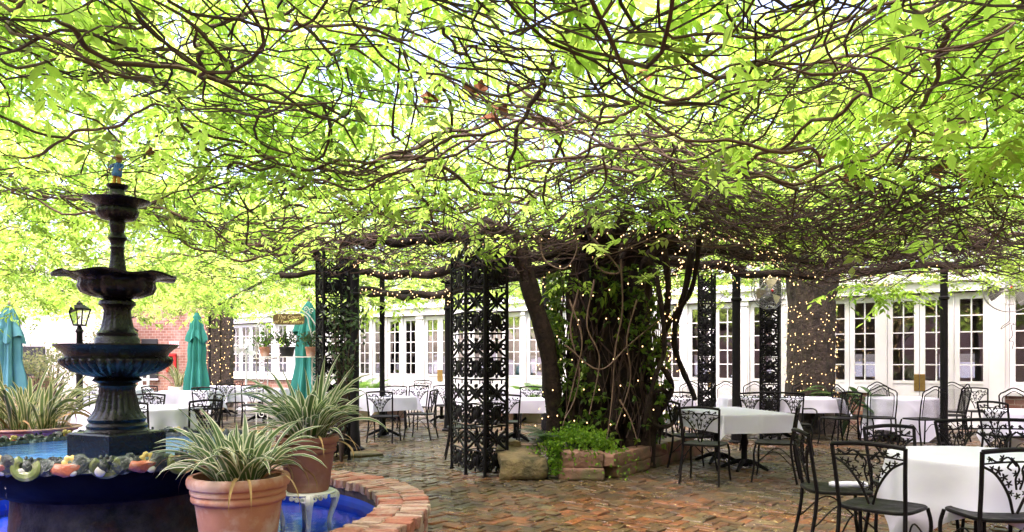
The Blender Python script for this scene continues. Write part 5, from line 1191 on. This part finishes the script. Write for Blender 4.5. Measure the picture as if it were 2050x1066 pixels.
def shrub(label, px, Y, h, w, n, mat, seed, name='shrub', ls=0.12, z0=0.0):
    o = thing(name, label, 'shrub', (gx(px, Y), Y, z0)); g2 = np.random.default_rng(seed); q = MB(); m = MB()
    cl = [np.array([g2.normal()*w*0.35, g2.normal()*w*0.35, h*g2.uniform(0.35, 1.0)]) for _ in range(14)]
    for c in cl: m.tube(spline([(0, 0, 0), c*np.array([0.5, 0.5, 0.6]), c], 8), np.linspace(0.02, 0.006, 8), 5)
    for i in range(n):
        c = cl[g2.integers(14)]+g2.normal(size=3)*np.array([w, w, h*0.8])*0.13; c[2] = max(c[2], 0.03)
        add_leaf(q, c, g2.normal(size=3)+np.array([0, 0, 0.3]), ls*g2.uniform(0.7, 1.3), ls*0.45, g2)
    m.build('stems', 'twig', o); q.build('foliage', mat, o, smooth=False)['kind'] = 'stuff'; return o
shrub('pale sun-bleached shrub behind the lamp post', 205, 27.0, 2.3, 1.5, 900, 'bleach_leaf', 1)
shrub('sun-bleached shrub between blue parasol and lamp post', 110, 26.0, 1.8, 1.6, 1000, 'bleach_leaf', 2)
shrub('low green shrub at the left behind the strap leaved plant', 70, 24.0, 1.5, 1.2, 700, 'bleach_leaf', 3)
shrub('dark leafy climber on the iron trellis column behind the pots', 683, 10.6, 2.1, 0.42, 420, 'dark_leaf', 4, 'climbing_plant', 0.09, 0.0)
m = MB(); m.box(0, 0, 0.45, 0.9, 0.6, 0.9, bev=0.03); tag(m.build('stone_trough', 'redstone', None, (gx(70, 24.6), 24.6, 0)), 'dark stone trough behind the blue parasol', 'planter')
# white pierced panel by the brick wall
wp = MB()
for k in range(7):
    wp.box(0, 0, 0.1+k*0.17, 0.42, 0.03, 0.07)
wp.box(-0.19, 0, 0.6, 0.06, 0.032, 1.2); wp.box(0.19, 0, 0.6, 0.06, 0.032, 1.2); wp.box(0, 0, 0.6, 0.1, 0.031, 1.2)
tag(wp.build('pierced_panel', 'white_paint', None, (gx(281, 18.9), 18.9, 0), smooth=False), 'white pierced panel right of the fountain pedestal by the wall', 'screen')
# ------------------------------------------------------------------ the great vine: trunk strands, stems, twigs, leaves
VX, VY = gx(1215, 10.35), 10.35
vine = thing('wisteria_vine', 'huge twisted vine trunk whose stems and leaves roof the whole courtyard', 'vine', (VX, VY, 0))
def cz(x, y):
    return 3.14+0.2*np.sin(0.8*x+0.5)*np.cos(0.7*y+0.3)+0.12*np.sin(1.9*x-0.9*y)+0.05*np.sin(3.1*y+x)-0.10*np.clip((y-11)/10, 0, 1)
g5 = np.random.default_rng(11)
def part_tube(name, P, r, k, mat, c0=None):
    P = np.asarray(P, float); q = MB(); q.tube(P-np.array([VX, VY, 0]), r, k); return q.build(name, mat, vine)
# strands of the trunk
for i in range(30):
    a = i*2*PI/30+g5.normal()*0.15; inner = i % 3 == 0
    rb = g5.uniform(0.30, 0.62) if not inner else g5.uniform(0.05, 0.3); tw = g5.normal()*0.7; R0_ = g5.uniform(0.045, 0.12) if not inner else g5.uniform(0.1, 0.17)
    out = g5.uniform(0.2, 0.9); pts = []
    for z in (0.0, 0.3, 0.8, 1.3, 1.8, 2.3, 2.75):
        b = a+tw*z/2.7+0.25*math.sin(z*2.3+i); r = rb*(1.05-0.12*z/2.7+0.12*math.exp(-z*4))+0.06*math.sin(z*3+i*1.7)
        pts.append((VX+1.0*r*math.cos(b), VY+0.72*r*math.sin(b), z))
    b = a+tw; pts.append((VX+(rb+out*0.45)*math.cos(b), VY+(rb+out*0.45)*math.sin(b), 2.98)); pts.append((VX+(rb+out)*math.cos(b), VY+(rb+out)*math.sin(b), 3.08))
    P = spline(pts, 40); t = np.linspace(0, 1, 40)
    part_tube('trunk_strand', P, R0_*(1.15-0.35*t+0.12*np.sin(t*17+i)+0.08*np.sin(t*41+i)), 9, 'trunk_bark')
# leaning trunk on its left
P = spline([(gx(1112, 10.2), 10.2, 0.15), (gx(1108, 10.1), 10.1, 0.9), (gx(1095, 10.0), 10.0, 1.6), (gx(1068, 9.95), 9.95, 2.2), (gx(1042, 9.9), 9.9, 2.75), (gx(1022, 9.8), 9.8, 3.0), (gx(960, 9.6), 9.5, 3.1)], 36)
part_tube('leaning_trunk', P, np.linspace(0.115, 0.12, 36)*(1+0.06*np.sin(np.arange(36)*1.1)), 12, 'trunk_bark')
# free hanging loops on the right of the trunk
for k, pts in enumerate(([(1385, 505, 9.8), (1372, 580, 9.9), (1352, 650, 10), (1352, 700, 10.1), (1368, 745, 10.2), (1382, 775, 10.4), (1392, 800, 10.5)], [(1330, 500, 9.9), (1338, 580, 10), (1330, 660, 10.1), (1318, 720, 10.1), (1336, 750, 10.1), (1345, 780, 10.2), (1320, 830, 10.2)], [(1400, 470, 9.3), (1395, 530, 9.5), (1380, 590, 9.8), (1345, 640, 10), (1320, 690, 10.1)], [(1310, 540, 9.7), (1322, 600, 9.6), (1330, 700, 9.6), (1310, 760, 9.6), (1290, 850, 9.7)], [(1340, 790, 10.3), (1320, 780, 10.1), (1296, 800, 9.9), (1310, 850, 9.9), (1345, 850, 10.1), (1355, 815, 10.2)])):
    P = spline([(gx(a, y), y, EYE-(b-722)/F*y) for a, b, y in pts], 34); part_tube('hanging_stem', P, np.linspace(0.045, 0.034, 34)*(1 if k < 2 else 0.75)*(1+0.1*np.sin(np.arange(34)*0.9)), 8, 'trunk_bark')
# pale loops in front of the trunk
for pts in ([(1180, 470, 8.9), (1240, 540, 8.8), (1210, 545, 8.8), (1192, 520, 8.8), (1250, 500, 8.8), (1330, 465, 8.7), (1352, 450, 8.7)], [(1500, 490, 9), (1420, 495, 8.9), (1340, 482, 8.9), (1300, 482, 8.9)], [(1080, 470, 8.8), (1090, 520, 8.8), (1130, 538, 8.7), (1155, 500, 8.7), (1150, 455, 8.6)],
            [(1243, 520, 9.6), (1246, 620, 9.5), (1232, 700, 9.45), (1225, 800, 9.4), (1215, 880, 9.3)], [(1140, 600, 9.5), (1165, 680, 9.4), (1150, 760, 9.4), (1125, 860, 9.35)], [(1190, 560, 9.5), (1175, 650, 9.45), (1200, 720, 9.4), (1180, 830, 9.3)], [(1275, 600, 9.6), (1255, 680, 9.5), (1262, 760, 9.5), (1232, 860, 9.35)], [(1130, 690, 9.4), (1200, 740, 9.4), (1260, 690, 9.5), (1320, 640, 9.7)], [(1240, 800, 9.4), (1262, 840, 9.35), (1275, 880, 9.3)], [(1158, 580, 9.5), (1142, 660, 9.45), (1160, 740, 9.4), (1150, 800, 9.4), (1130, 840, 9.3)]):
    P = spline([(gx(a, y), y, EYE-(b-722)/F*y) for a, b, y in pts], 40); part_tube('pale_stem', P, np.linspace(0.0125, 0.006, 40)*(1+0.2*np.sin(np.arange(40)*0.7)), 6, 'pale_stem')
# stems roofing the yard: most spread out from the trunk, others cross them
def walk(x, y, h, L, n, wob, z_off, curl=0.0, zamp=0.08):
    P = np.zeros((n, 3)); ds = L/(n-1); vh = 0.0; zz = g5.random()*6.28; zf = g5.uniform(0.8, 2.2)
    for i in range(n):
        z = float(cz(x, y))+z_off+zamp*math.sin(zz+zf*i*ds*1.6)+0.03*math.sin(i*1.3+zz)
        P[i] = (x, y, z); vh = vh*0.82+g5.normal()*wob+curl; h += vh*ds; x += math.cos(h)*ds; y += math.sin(h)*ds
    return P
nst = 0
for i in range(105):
    a = g5.uniform(0, 2*PI) if i % 5 == 0 else g5.uniform(PI*0.98, PI*2.05)
    r0 = g5.uniform(0.8, 4.5); L = g5.uniform(2.5, 8.0); n = int(L*9)
    P = walk(VX+r0*math.cos(a), VY+r0*math.sin(a), a+g5.normal()*0.35, L, n, 0.75, g5.uniform(-0.16, 0.12), zamp=0.10)
    P[:4, 2] -= np.linspace(0.25, 0, 4)[:min(4, n)]
    if P[:, 1].min() < 2.2: P[:, 2] += np.clip((3.2-P[:, 1])*0.25, 0, 1)
    R1 = g5.uniform(0.006, 0.0165); part_tube('vine_stem', P, R1*np.interp(np.linspace(0, 1, n), [0, 0.12, 0.6, 1], [0.3, 1, 0.75, 0.12])*(1+0.1*np.sin(np.arange(n)*0.8)), 7, 'stem'); nst += 1
for i in range(110):
    y = g5.uniform(3.0, 9.5); x = g5.uniform(-0.75, 0.75)*y; L = g5.uniform(1.4, 4.5); n = int(L*9); cu = g5.normal()*0.25 if i % 5 else g5.choice([-1, 1])*0.55
    P = walk(x, y, g5.uniform(0, 2*PI), L, n, 1.1, g5.uniform(-0.16, 0.08), cu, 0.12)
    if P[:, 1].min() < 2.2: P[:, 2] += np.clip((3.2-P[:, 1])*0.25, 0, 1)
    R1 = g5.uniform(0.004, 0.0115); part_tube('vine_stem', P, R1*np.interp(np.linspace(0, 1, n), [0, 0.15, 0.6, 1], [0.25, 1, 0.8, 0.15]), 6, 'stem'); nst += 1
# dark thick limbs lying on the pergola behind the trellis columns
for i, pts in enumerate(([(1180, 10.4, 2.75), (1000, 11.5, 2.7), (880, 13.0, 2.55), (780, 14.0, 2.6), (690, 14.5, 2.8)], [(1150, 10.6, 2.8), (980, 12.5, 2.65), (850, 14.0, 2.62), (730, 14.5, 2.75), (600, 15, 2.95)], [(1130, 10.4, 2.9), (980, 11.2, 2.85), (830, 12.4, 2.8), (700, 12.6, 2.85), (560, 13.2, 2.9)], [(1250, 10.6, 2.8), (1400, 11.4, 2.85), (1560, 12.0, 2.75), (1750, 12.5, 2.9), (1980, 12.0, 2.95)], [(1270, 10.5, 2.85), (1420, 10.6, 2.95), (1600, 10.9, 2.85), (1800, 11.0, 2.95), (2000, 10.6, 3.05)], [(640, 11.0, 2.95), (560, 10.6, 2.98), (490, 10.0, 3.0), (440, 9.2, 3.1)], [(1000, 9.6, 3.0), (860, 9.9, 2.98), (740, 10.3, 3.0), (640, 10.6, 3.02)])):
    P = spline([(gx(a, y), y, z) for a, y, z in pts], 40); P += np.stack([0.05*np.sin(np.arange(40)*0.5+i), 0.05*np.cos(np.arange(40)*0.7), 0.03*np.sin(np.arange(40)*0.9+i)], 1)
    part_tube('limb', P, np.linspace(0.085, 0.045, 40)*(1+0.12*np.sin(np.arange(40)*0.8+i)), 9, 'trunk_bark')
# bold stems that cross the roof near the camera
for pts, r1 in (([(1160, 60), (1095, 150), (1050, 230), (1027, 310), (1015, 355), (1012, 400), (1022, 432)], 0.022), ([(1030, 335), (1080, 318), (1150, 308), (1200, 322), (1213, 350), (1195, 383), (1140, 402), (1080, 396), (1040, 372), (1015, 330)], 0.016),
                ([(95, 25), (140, 70), (205, 105), (330, 140), (470, 178), (600, 205), (720, 225)], 0.02), ([(388, 60), (400, 110), (406, 160), (410, 212)], 0.017), ([(700, 345), (760, 312), (830, 322), (900, 342), (960, 380), (1040, 402), (1100, 430), (1170, 470)], 0.024),
                ([(440, 455), (500, 478), (570, 490), (650, 488), (800, 468), (900, 466), (1000, 452)], 0.035), ([(1345, 95), (1300, 180), (1215, 222), (1180, 290), (1150, 335), (1090, 360)], 0.015), ([(1040, 245), (1100, 242), (1180, 250), (1290, 200), (1400, 140)], 0.014),
                ([(850, 50), (930, 100), (1000, 110)], 0.012), ([(0, 320), (90, 300), (190, 258), (290, 225), (380, 210)], 0.016), ([(470, 330), (540, 320), (640, 330), (700, 350), (800, 420), (860, 460)], 0.018), ([(1480, 150), (1400, 260), (1330, 330), (1270, 380), (1240, 430)], 0.016),
                ([(1560, 20), (1540, 100), (1530, 180), (1500, 260), (1480, 330)], 0.013), ([(1900, 20), (1890, 90), (1860, 180), (1820, 260), (1760, 330), (1700, 390)], 0.02), ([(1350, 90), (1440, 70), (1540, 20)], 0.014), ([(1550, 180), (1640, 160), (1700, 140), (1850, 110)], 0.012)):
    P = spline([(gx(a, 2508/(722-b)), 2508/(722-b), 3.05) for a, b in pts], 48); k = np.arange(48)
    P += np.stack([0.012*np.sin(k*0.9), 0.012*np.cos(k*1.1), 0.035*np.sin(k*0.33+r1*900)], 1); part_tube('vine_stem', P, 0.72*r1*np.interp(np.linspace(0, 1, 48), [0, 0.2, 0.6, 1], [0.35, 1, 0.9, 0.3])*(1+0.1*np.sin(k*0.7)+0.06*np.sin(k*2.1)), 9, 'stem')
# twigs: far too many to count
tw = MB()
def twig(P, r0, r1, k=4): tw.tube(P-np.array([VX, VY, 0]), np.linspace(r0, r1, len(P)), k, caps=False)
for i in range(1150):                       # everywhere in the roof
    y = 2.6+g5.random()**1.3*19; x = g5.uniform(-0.74, 0.74)*y; L = g5.uniform(0.6, 2.4)
    P = walk(x, y, g5.uniform(0, 2*PI), L, 11, 1.1, g5.uniform(-0.14, 0.12), g5.normal()*0.5, 0.10)
    if P[:, 1].min() < 2.2: P[:, 2] += np.clip((3.2-P[:, 1])*0.25, 0, 1)
    r = g5.uniform(0.003, 0.008); twig(P, r, r*0.5)
for i in range(640):                        # the dense dark tangle on the right
    px = 1330+700*g5.random()**0.8; y = g5.uniform(6.8, 12.0); x = gx(px, y); L = g5.uniform(0.8, 2.4); k = (px-1330)/700
    P = walk(x, y, g5.normal()*0.7+(0 if g5.random() < 0.5 else PI), L, 12, 1.0, -0.08-(0.12+0.3*k+0.3*max(0.0, math.sin(1.9*x+0.6)*math.sin(1.5*y)))*g5.random()**1.2*(1 if px < 1940 else 0.5), g5.normal()*0.4, 0.14)
    r = g5.uniform(0.004, 0.011); twig(P, r, r*0.5)
for i in range(300):                        # the mat the trunk disappears into
    px = g5.normal()*150+1230; y = g5.uniform(8.3, 11.5); x = gx(px, y); L = g5.uniform(0.8, 2.4)
    P = walk(x, y, g5.normal()*0.6+(0 if g5.random() < 0.5 else PI), L, 12, 1.0, -0.08-0.42*g5.random()**1.2, g5.normal()*0.5, 0.14)
    r = g5.uniform(0.005, 0.013); twig(P, r, r*0.5)
for i in range(270):                        # and over the trellis line to the left
    px = g5.uniform(430, 1420) if i % 2 else g5.uniform(660, 980); y = g5.uniform(9.2, 15.5); x = gx(px, y); L = g5.uniform(0.7, 2.2)
    P = walk(x, y, g5.normal()*0.5+(0 if g5.random() < 0.5 else PI), L, 12, 0.9, -0.05-0.3*g5.random()**1.6, g5.normal()*0.25, 0.10)
    r = g5.uniform(0.004, 0.011); twig(P, r, r*0.5)
for i in range(160):                        # thin roots climbing the trunk
    a = g5.random()*2*PI; r = g5.uniform(0.55, 0.75); pts = []; z = g5.uniform(0.1, 1.6)
    for k in range(6): pts.append((VX+0.98*r*math.cos(a), VY+0.78*r*math.sin(a), z)); z += g5.uniform(0.12, 0.35); a += g5.normal()*0.12; r += g5.normal()*0.03
    twig(spline(pts, 14), 0.012*g5.uniform(0.4, 1), 0.005, 5)
tw.build('twigs', 'twig', vine)['kind'] = 'stuff'
# --- leaves: pinnate sprays
def leaf_arrays(C, D, S_, L, w, rnd, fold=0.22, curl=0.12):
    """C base, D direction, S_ side (n x 3); returns verts (5n) and faces"""
    n = len(C); N = np.cross(D, S_); L = L[:, None]; w = w[:, None]
    V = np.stack([C, C+D*L*0.42+S_*w*0.5, C+D*L-N*L*curl, C+D*L*0.42-S_*w*0.5, C+D*L*0.45-N*w*fold], 1).reshape(-1, 3)
    b = np.arange(n)[:, None]*5; Fq = np.concatenate([b+np.array([[0, 1, 2, 4]]), b+np.array([[0, 4, 2, 3]])], 1).reshape(-1, 4)
    return V, Fq, np.repeat(rnd, 5)
def norm(a): return a/np.maximum(np.linalg.norm(a, axis=1, keepdims=True), 1e-9)
def sprays(Cs, g2, scale=1.0, nl=9, flat=0.35):
    n = len(Cs); az = g2.random(n)*2*PI; el = g2.normal(size=n)*0.28-0.25
    A = np.stack([np.cos(el)*np.cos(az), np.cos(el)*np.sin(az), np.sin(el)], 1)
    S0 = norm(np.cross(A, np.array([0, 0, 1.0])+g2.normal(size=(n, 3))*flat)); sc = g2.uniform(0.7, 1.2, n)*np.where(g2.random(n) < 0.15, 1.4, 1.0)*scale
    tone = np.clip(g2.normal(size=n)*0.2+0.5+0.3*np.sin(Cs[:, 0]*1.9+1)*np.sin(Cs[:, 1]*1.7+Cs[:, 0]), 0, 1); out = []
    for k in range(nl):
        t = 1.0 if k == nl-1 else (k//2+1)/((nl+1)//2+0.0)*0.9; sg = 0 if k == nl-1 else (1 if k % 2 else -1)
        C = Cs+A*(0.30*sc*t)[:, None]-np.array([0, 0, 1.0])*(0.05*sc*t*t)[:, None]
        D = norm(A*(0.65 if sg else 1)+S0*0.8*sg+g2.normal(size=(n, 3))*0.14+np.array([0, 0, -0.22])); Sd = norm(np.cross(D, np.cross(A, S0)+g2.normal(size=(n, 3))*0.25))
        out.append(leaf_arrays(C, D, Sd, 0.115*sc*g2.uniform(0.8, 1.2, n), 0.047*sc*g2.uniform(0.8, 1.2, n), np.clip(tone+g2.normal(size=n)*0.08, 0, 1)))
    Vs, Fs, Rs = [], [], []; o = 0
    for V, Fq, r in out: Vs.append(V); Fs.append(Fq+o); Rs.append(r); o += len(V)
    return np.concatenate(Vs), np.concatenate(Fs), np.concatenate(Rs)
def np_mesh(name, V, Fq, rnd, mat):
    me = bpy.data.meshes.new(name); me.vertices.add(len(V)); me.vertices.foreach_set('co', V.astype(np.float32).ravel())
    me.loops.add(Fq.size); me.loops.foreach_set('vertex_index', Fq.astype(np.int32).ravel()); me.polygons.add(len(Fq))
    me.polygons.foreach_set('loop_start', np.arange(len(Fq), dtype=np.int32)*4)
    me.attributes.new('rnd', 'FLOAT', 'POINT').data.foreach_set('value', rnd.astype(np.float32))
    me.update(calc_edges=True); me.validate(); me.materials.append(MAT[mat]); return me
def dens(x, y):
    d = 0.55+0.5*np.sin(0.9*x+1.3*np.sin(0.5*y)+0.8)*np.sin(0.8*y+0.6*np.sin(0.7*x))+0.25*np.sin(2.3*x+1)*np.sin(2.1*y)
    return np.clip(d, 0.22, 1.2)
LEAF = np.random.default_rng(21); Cs = []
want = 40000; tot = 0
while tot < want:
    k = 6000; y = -4.5+LEAF.random(k)**0.66*32.5; x = (LEAF.random(k)*2-1)*(0.76*np.maximum(y, 5)+1.2)
    ok = LEAF.random(k) < dens(x, y)*(0.85-0.012*y)
    ok &= ~(x+1.43*y > 30.9)
    x, y = x[ok], y[ok]; z = cz(x, y)+np.where(LEAF.random(len(x)) < np.where(y > 7.0, 0.5, 0.22), -0.16, 0.10)+LEAF.random(len(x))*0.65
    Cs.append(np.stack([x, y, z], 1)); tot += len(x)
Cs = np.concatenate(Cs)[:want]
Cs[:, 2] += np.clip((3.4-Cs[:, 1])*0.22, 0, 0.6)
# the ones that show largest are leaves of their own
iv = (Cs[:, 1] > 3.1) & (np.abs(Cs[:, 0]) < 0.66*Cs[:, 1]) & (Cs[:, 2]-EYE < 0.47*Cs[:, 1])
idx = np.where(iv)[0]; idx = idx[np.argsort(Cs[idx, 1]+(Cs[idx, 2]-3)*3)][:260]; mask = np.ones(len(Cs), bool); mask[idx] = False
V, Fq, rn = sprays(Cs[mask], LEAF, 0.72); V -= np.array([VX, VY, 0])
lo = link('leaves', np_mesh('leaves', V, Fq, rn, 'canopy_leaf'), vine); lo['kind'] = 'stuff'
lv = []
for k in range(10):
    V, Fq, rn = sprays(np.zeros((1, 3)), np.random.default_rng(300+k), 0.76); lv.append(np_mesh('leaf', V, Fq, rn, 'canopy_leaf'))
for i in idx:
    o = link('leaf', lv[random.randrange(10)], vine, tuple(Cs[i]-np.array([VX, VY, 0])), random.uniform(0, 2*PI))
# hanging tufts (low bright bunches at the right edge, over the doors, before the trunk)
tuft = []
for (px, py, Y, n, s) in ((2010, 285, 6.0, 34, 0.2), (2040, 310, 6.2, 20, 0.2), (1880, 200, 5.2, 16, 0.25), (1650, 470, 9.5, 14, 0.4), (1800, 460, 9, 14, 0.4), (1900, 420, 8.5, 12, 0.35), (1780, 585, 12.0, 26, 0.35), (1745, 575, 12.3, 18, 0.3), (1840, 575, 12.2, 14, 0.3), (1010, 470, 9.2, 12, 0.25), (930, 478, 9.2, 10, 0.25), (745, 610, 13.0, 26, 0.5), (1230, 440, 8.3, 16, 0.4), (1300, 420, 8.2, 14, 0.3), (1150, 560, 9.5, 6, 0.15), (1280, 550, 9.5, 6, 0.15), (30, 590, 14, 40, 0.9), (200, 590, 17, 40, 1.0), (90, 600, 18, 50, 1.1), (350, 600, 17, 34, 0.9), (470, 605, 17, 36, 0.9), (560, 600, 16, 24, 0.6)):
    z = EYE-(py-722)/F*Y; tuft.append(LEAF.normal(size=(n, 3))*np.array([s, s, s*0.28])+np.array([gx(px, Y), Y, z]))
V, Fq, rn = sprays(np.concatenate(tuft), LEAF, 0.95); V -= np.array([VX, VY, 0]); o = link('hanging_leaves', np_mesh('hanging_leaves', V, Fq, rn, 'canopy_leaf'), vine); o['kind'] = 'stuff'
# ivy on the trunk
n = 1900; a = LEAF.random(n)*2*PI; z = 0.25+LEAF.random(n)**0.8*2.4; r = LEAF.uniform(0.62, 0.8, n)
C = np.stack([1.0*r*np.cos(a), 0.85*r*np.sin(a), z], 1); keep = LEAF.random(n) < (0.12+0.65*(np.sin(a*3+z*2.2) > 0)); C = C[keep]; n = len(C)
ivyV = []; ivyF = []; ivyR = []; o_ = 0
for k in range(5):
    D = norm(np.stack([np.cos(a[keep]), np.sin(a[keep]), np.zeros(n)], 1)*0.5+LEAF.normal(size=(n, 3))*0.6+np.array([0, 0, -0.5])); Sd = norm(np.cross(D, LEAF.normal(size=(n, 3))))
    V, Fq, rr = leaf_arrays(C, D, Sd, LEAF.uniform(0.06, 0.11, n), LEAF.uniform(0.035, 0.055, n), LEAF.random(n)); ivyV.append(V); ivyF.append(Fq+o_); ivyR.append(rr); o_ += len(V)
o = link('trunk_leaves', np_mesh('trunk_leaves', np.concatenate(ivyV), np.concatenate(ivyF), np.concatenate(ivyR), 'ivy_leaf'), vine); o['kind'] = 'stuff'
# dead brown leaves caught in the roof
def dead_mesh(seed):
    g2 = np.random.default_rng(seed); q = MB(); n = 14; V = [(0, 0, 0)]
    for i in range(n):
        t = i/n*2*PI; rr = 0.10*(0.65+0.35*abs(math.sin(t*2.5)))*g2.uniform(0.8, 1.2); V.append((rr*math.cos(t), rr*math.sin(t)*0.7, 0.03*math.sin(2*t)+g2.normal()*0.012))
    q.add(V, [(0, 1+i, 1+(i+1) % n) for i in range(n)]); me = q.mesh('dead_leaf', False); me.materials.append(MAT['dead_leaf']); return me
dm = [dead_mesh(i) for i in range(4)]
for (px, py, Y) in ((985, 240, 5.2), (1000, 215, 5.3), (960, 180, 5.4), (1297, 140, 4.6), (1285, 70, 4.4), (1885, 190, 5.2), (1700, 360, 7.2), (1725, 370, 7.4), (1900, 330, 7.0), (1930, 345, 7.2), (1880, 345, 7.1), (1690, 132, 5.2), (940, 185, 5.5), (1640, 300, 6.6), (1935, 470, 9.0), (1975, 310, 7), (300, 300, 6.5), (720, 200, 5.6), (860, 195, 5.4)):
    o = link('dead_leaf', dm[random.randrange(4)], vine, (gx(px, Y)-VX, Y-VY, EYE-(py-722)/F*Y)); o.rotation_euler = (random.uniform(0.6, 2.2), random.uniform(-0.6, 0.6), random.uniform(0, 6)); k = random.uniform(0.7, 1.3); o.scale = (k, k, k)
# ground cover in the planter
gc = thing('ground_cover', 'bright green small-leaved creeper spilling over the planter stones', 'plant', (gx(1155, 9.45), 9.45, 0)); q = MB(); g2 = np.random.default_rng(9)
n = 2600; X = g2.normal(size=n)*0.26; Yy = g2.normal(size=n)*0.16; X += 0.03; Z = 0.40+0.10*np.exp(-(X/0.3)**2)+g2.normal(size=n)*0.05-np.clip(-Yy-0.17, 0, 1)*1.2-np.clip(np.abs(X)-0.34, 0, 1)*0.6
hang = g2.random(n) < 0.14; X[hang] = -0.28+g2.normal(size=hang.sum())*0.05; Yy[hang] = -0.28+g2.normal(size=hang.sum())*0.03; Z[hang] = 0.05+g2.random(hang.sum())*0.4
for i in range(n): add_leaf(q, np.array([X[i], Yy[i], max(Z[i], 0.03)]), g2.normal(size=3)+np.array([0, -0.3, 0.7]), g2.uniform(0.03, 0.05), g2.uniform(0.025, 0.04), g2)
k = q.build('foliage', 'cover_leaf', gc, smooth=False); k['kind'] = 'stuff'
# fallen leaves on the bricks
q = MB(); g2 = np.random.default_rng(17)
for i in range(1500):
    y = 6.2+g2.random()**1.4*8; x = g2.uniform(-0.7, 0.66)*y
    if math.hypot(x-PC[0], y-PC[1]) < 2.4: continue
    if g2.random() > 0.35+0.65*(x > 0.6): continue
    d = np.array([*g2.normal(size=2), 0.0]); d /= np.linalg.norm(d); s = np.array([-d[1], d[0], 0]); L = g2.uniform(0.012, 0.04); w = L*0.5; c = np.array([x, y, 0.014+g2.random()*0.006])
    q.add([c, c+d*L*0.5+s*w*0.5+(0, 0, 0.004), c+d*L, c+d*L*0.5-s*w*0.5+(0, 0, 0.006)], [(0, 1, 2, 3)], rnd=g2.random())
o = q.build('fallen_leaves', 'fallen_leaf', None, smooth=False); tag(o, 'small yellow and pale fallen leaves scattered on the bricks', 'leaves', None, 'stuff')
# ------------------------------------------------------------------ strings of tiny warm lights
q = MB(); q.blob((0, 0, 0), (1, 1, 1.3), 1, 0); BV, BF = q.v[0], q.f
def light_string(label, P, step, r=0.009, wire=0.003, jit=0.02):
    P = np.asarray(P, float); c = P.mean(0); o = thing('string_lights', label, 'string lights', tuple(c)); g2 = np.random.default_rng(len(P))
    m = MB(); m.tube(P-c, wire, 4); m.build('wire', 'iron', o)
    sl = np.concatenate([[0], np.cumsum(np.linalg.norm(np.diff(P, axis=0), axis=1))]); t = np.arange(0, sl[-1], step)
    m = MB()
    for tt in t:
        p = np.array([np.interp(tt, sl, P[:, k]) for k in range(3)])-c+g2.normal(size=3)*jit; m.add(BV*r+p, BF)
    m.build('bulbs', 'bulb_glow', o)['kind'] = 'stuff'
tx, ty = gx(1621, 15.4), 15.4
t = np.linspace(0, 1, 500); zz = 0.45+2.2*t+0.06*np.sin(t*90); aa = t*2*PI*11; rr = 0.475+0.02*np.sin(t*300)+0.1*np.exp(-zz*3)
light_string('tiny warm lights wound round the thick tree trunk', np.stack([tx+rr*np.cos(aa), ty+rr*np.sin(aa), zz], 1), 0.095, 0.009, jit=0.035)
tx, ty = gx(445, 23.5), 23.5; t = np.linspace(0, 1, 200); aa = t*2*PI*8
light_string('tiny warm lights hung on the broad brown post', np.stack([tx+0.42*np.cos(aa), ty-0.2+0.16*np.sin(aa)-0.05, 0.7+2.2*t], 1), 0.12, 0.012, jit=0.08)
t = np.linspace(0, 1, 260); aa = t*2*PI*6
light_string('tiny warm lights winding up the vine trunk', np.stack([VX+0.9*np.cos(aa), VY+0.72*np.sin(aa), 0.5+2.3*t+0.1*np.sin(t*40)], 1), 0.21, 0.008, jit=0.05)
def along(pts, n, amp): P = spline([(gx(a, y), y, EYE-(b-722)/F*y) for a, b, y in pts], n); k = np.arange(n); return P+np.stack([amp*np.sin(k*0.9), amp*np.cos(k*0.7), amp*0.6*np.sin(k*1.3)], 1)
light_string('tiny warm lights dangling right of the vine trunk', along([(1355, 520, 9.9), (1350, 600, 9.9), (1335, 650, 10), (1345, 720, 10.1), (1330, 690, 10), (1350, 610, 10), (1360, 540, 10), (1372, 480, 10)], 90, 0.05), 0.07, 0.008)
light_string('row of warm lights among the dark stems right of the trunk', along([(1240, 470, 9.4), (1340, 468, 9.4), (1400, 462, 9.4), (1450, 470, 9.5), (1520, 500, 10), (1560, 520, 10.5), (1460, 540, 10.5), (1360, 530, 10.5)], 140, 0.06), 0.05, 0.008, jit=0.05)
light_string('warm lights on the beam left of the big trellis column', along([(690, 575, 12.5), (760, 585, 12.5), (830, 590, 12.5), (905, 600, 12.5), (850, 560, 12.2), (760, 550, 12.2), (700, 530, 12), (780, 520, 12), (880, 540, 12)], 150, 0.06), 0.08, 0.008, jit=0.05)
light_string('warm lights along the top of the big trellis column', along([(800, 480, 9.3), (900, 492, 9.2), (980, 485, 9.2), (1060, 480, 9.2), (1150, 470, 9.2), (1220, 480, 9.2)], 80, 0.04), 0.10, 0.007, jit=0.03)
light_string('warm lights in the tangle above the round table', along([(1480, 560, 11.5), (1560, 555, 11.5), (1650, 545, 11.6), (1740, 555, 11.6), (1820, 550, 11.6), (1900, 545, 11.5)], 120, 0.08), 0.10, 0.008, jit=0.08)
light_string('black wire of unlit lights slung between trellis and trunk', along([(1478, 575, 12.8), (1420, 630, 12.2), (1360, 655, 11.6), (1320, 690, 11)], 40, 0.0), 5.0, 0.005)
light_string('faint warm lights over the far left tables', along([(470, 600, 16), (540, 606, 16), (600, 600, 15.5), (640, 590, 14)], 60, 0.05), 0.12, 0.009, jit=0.05)
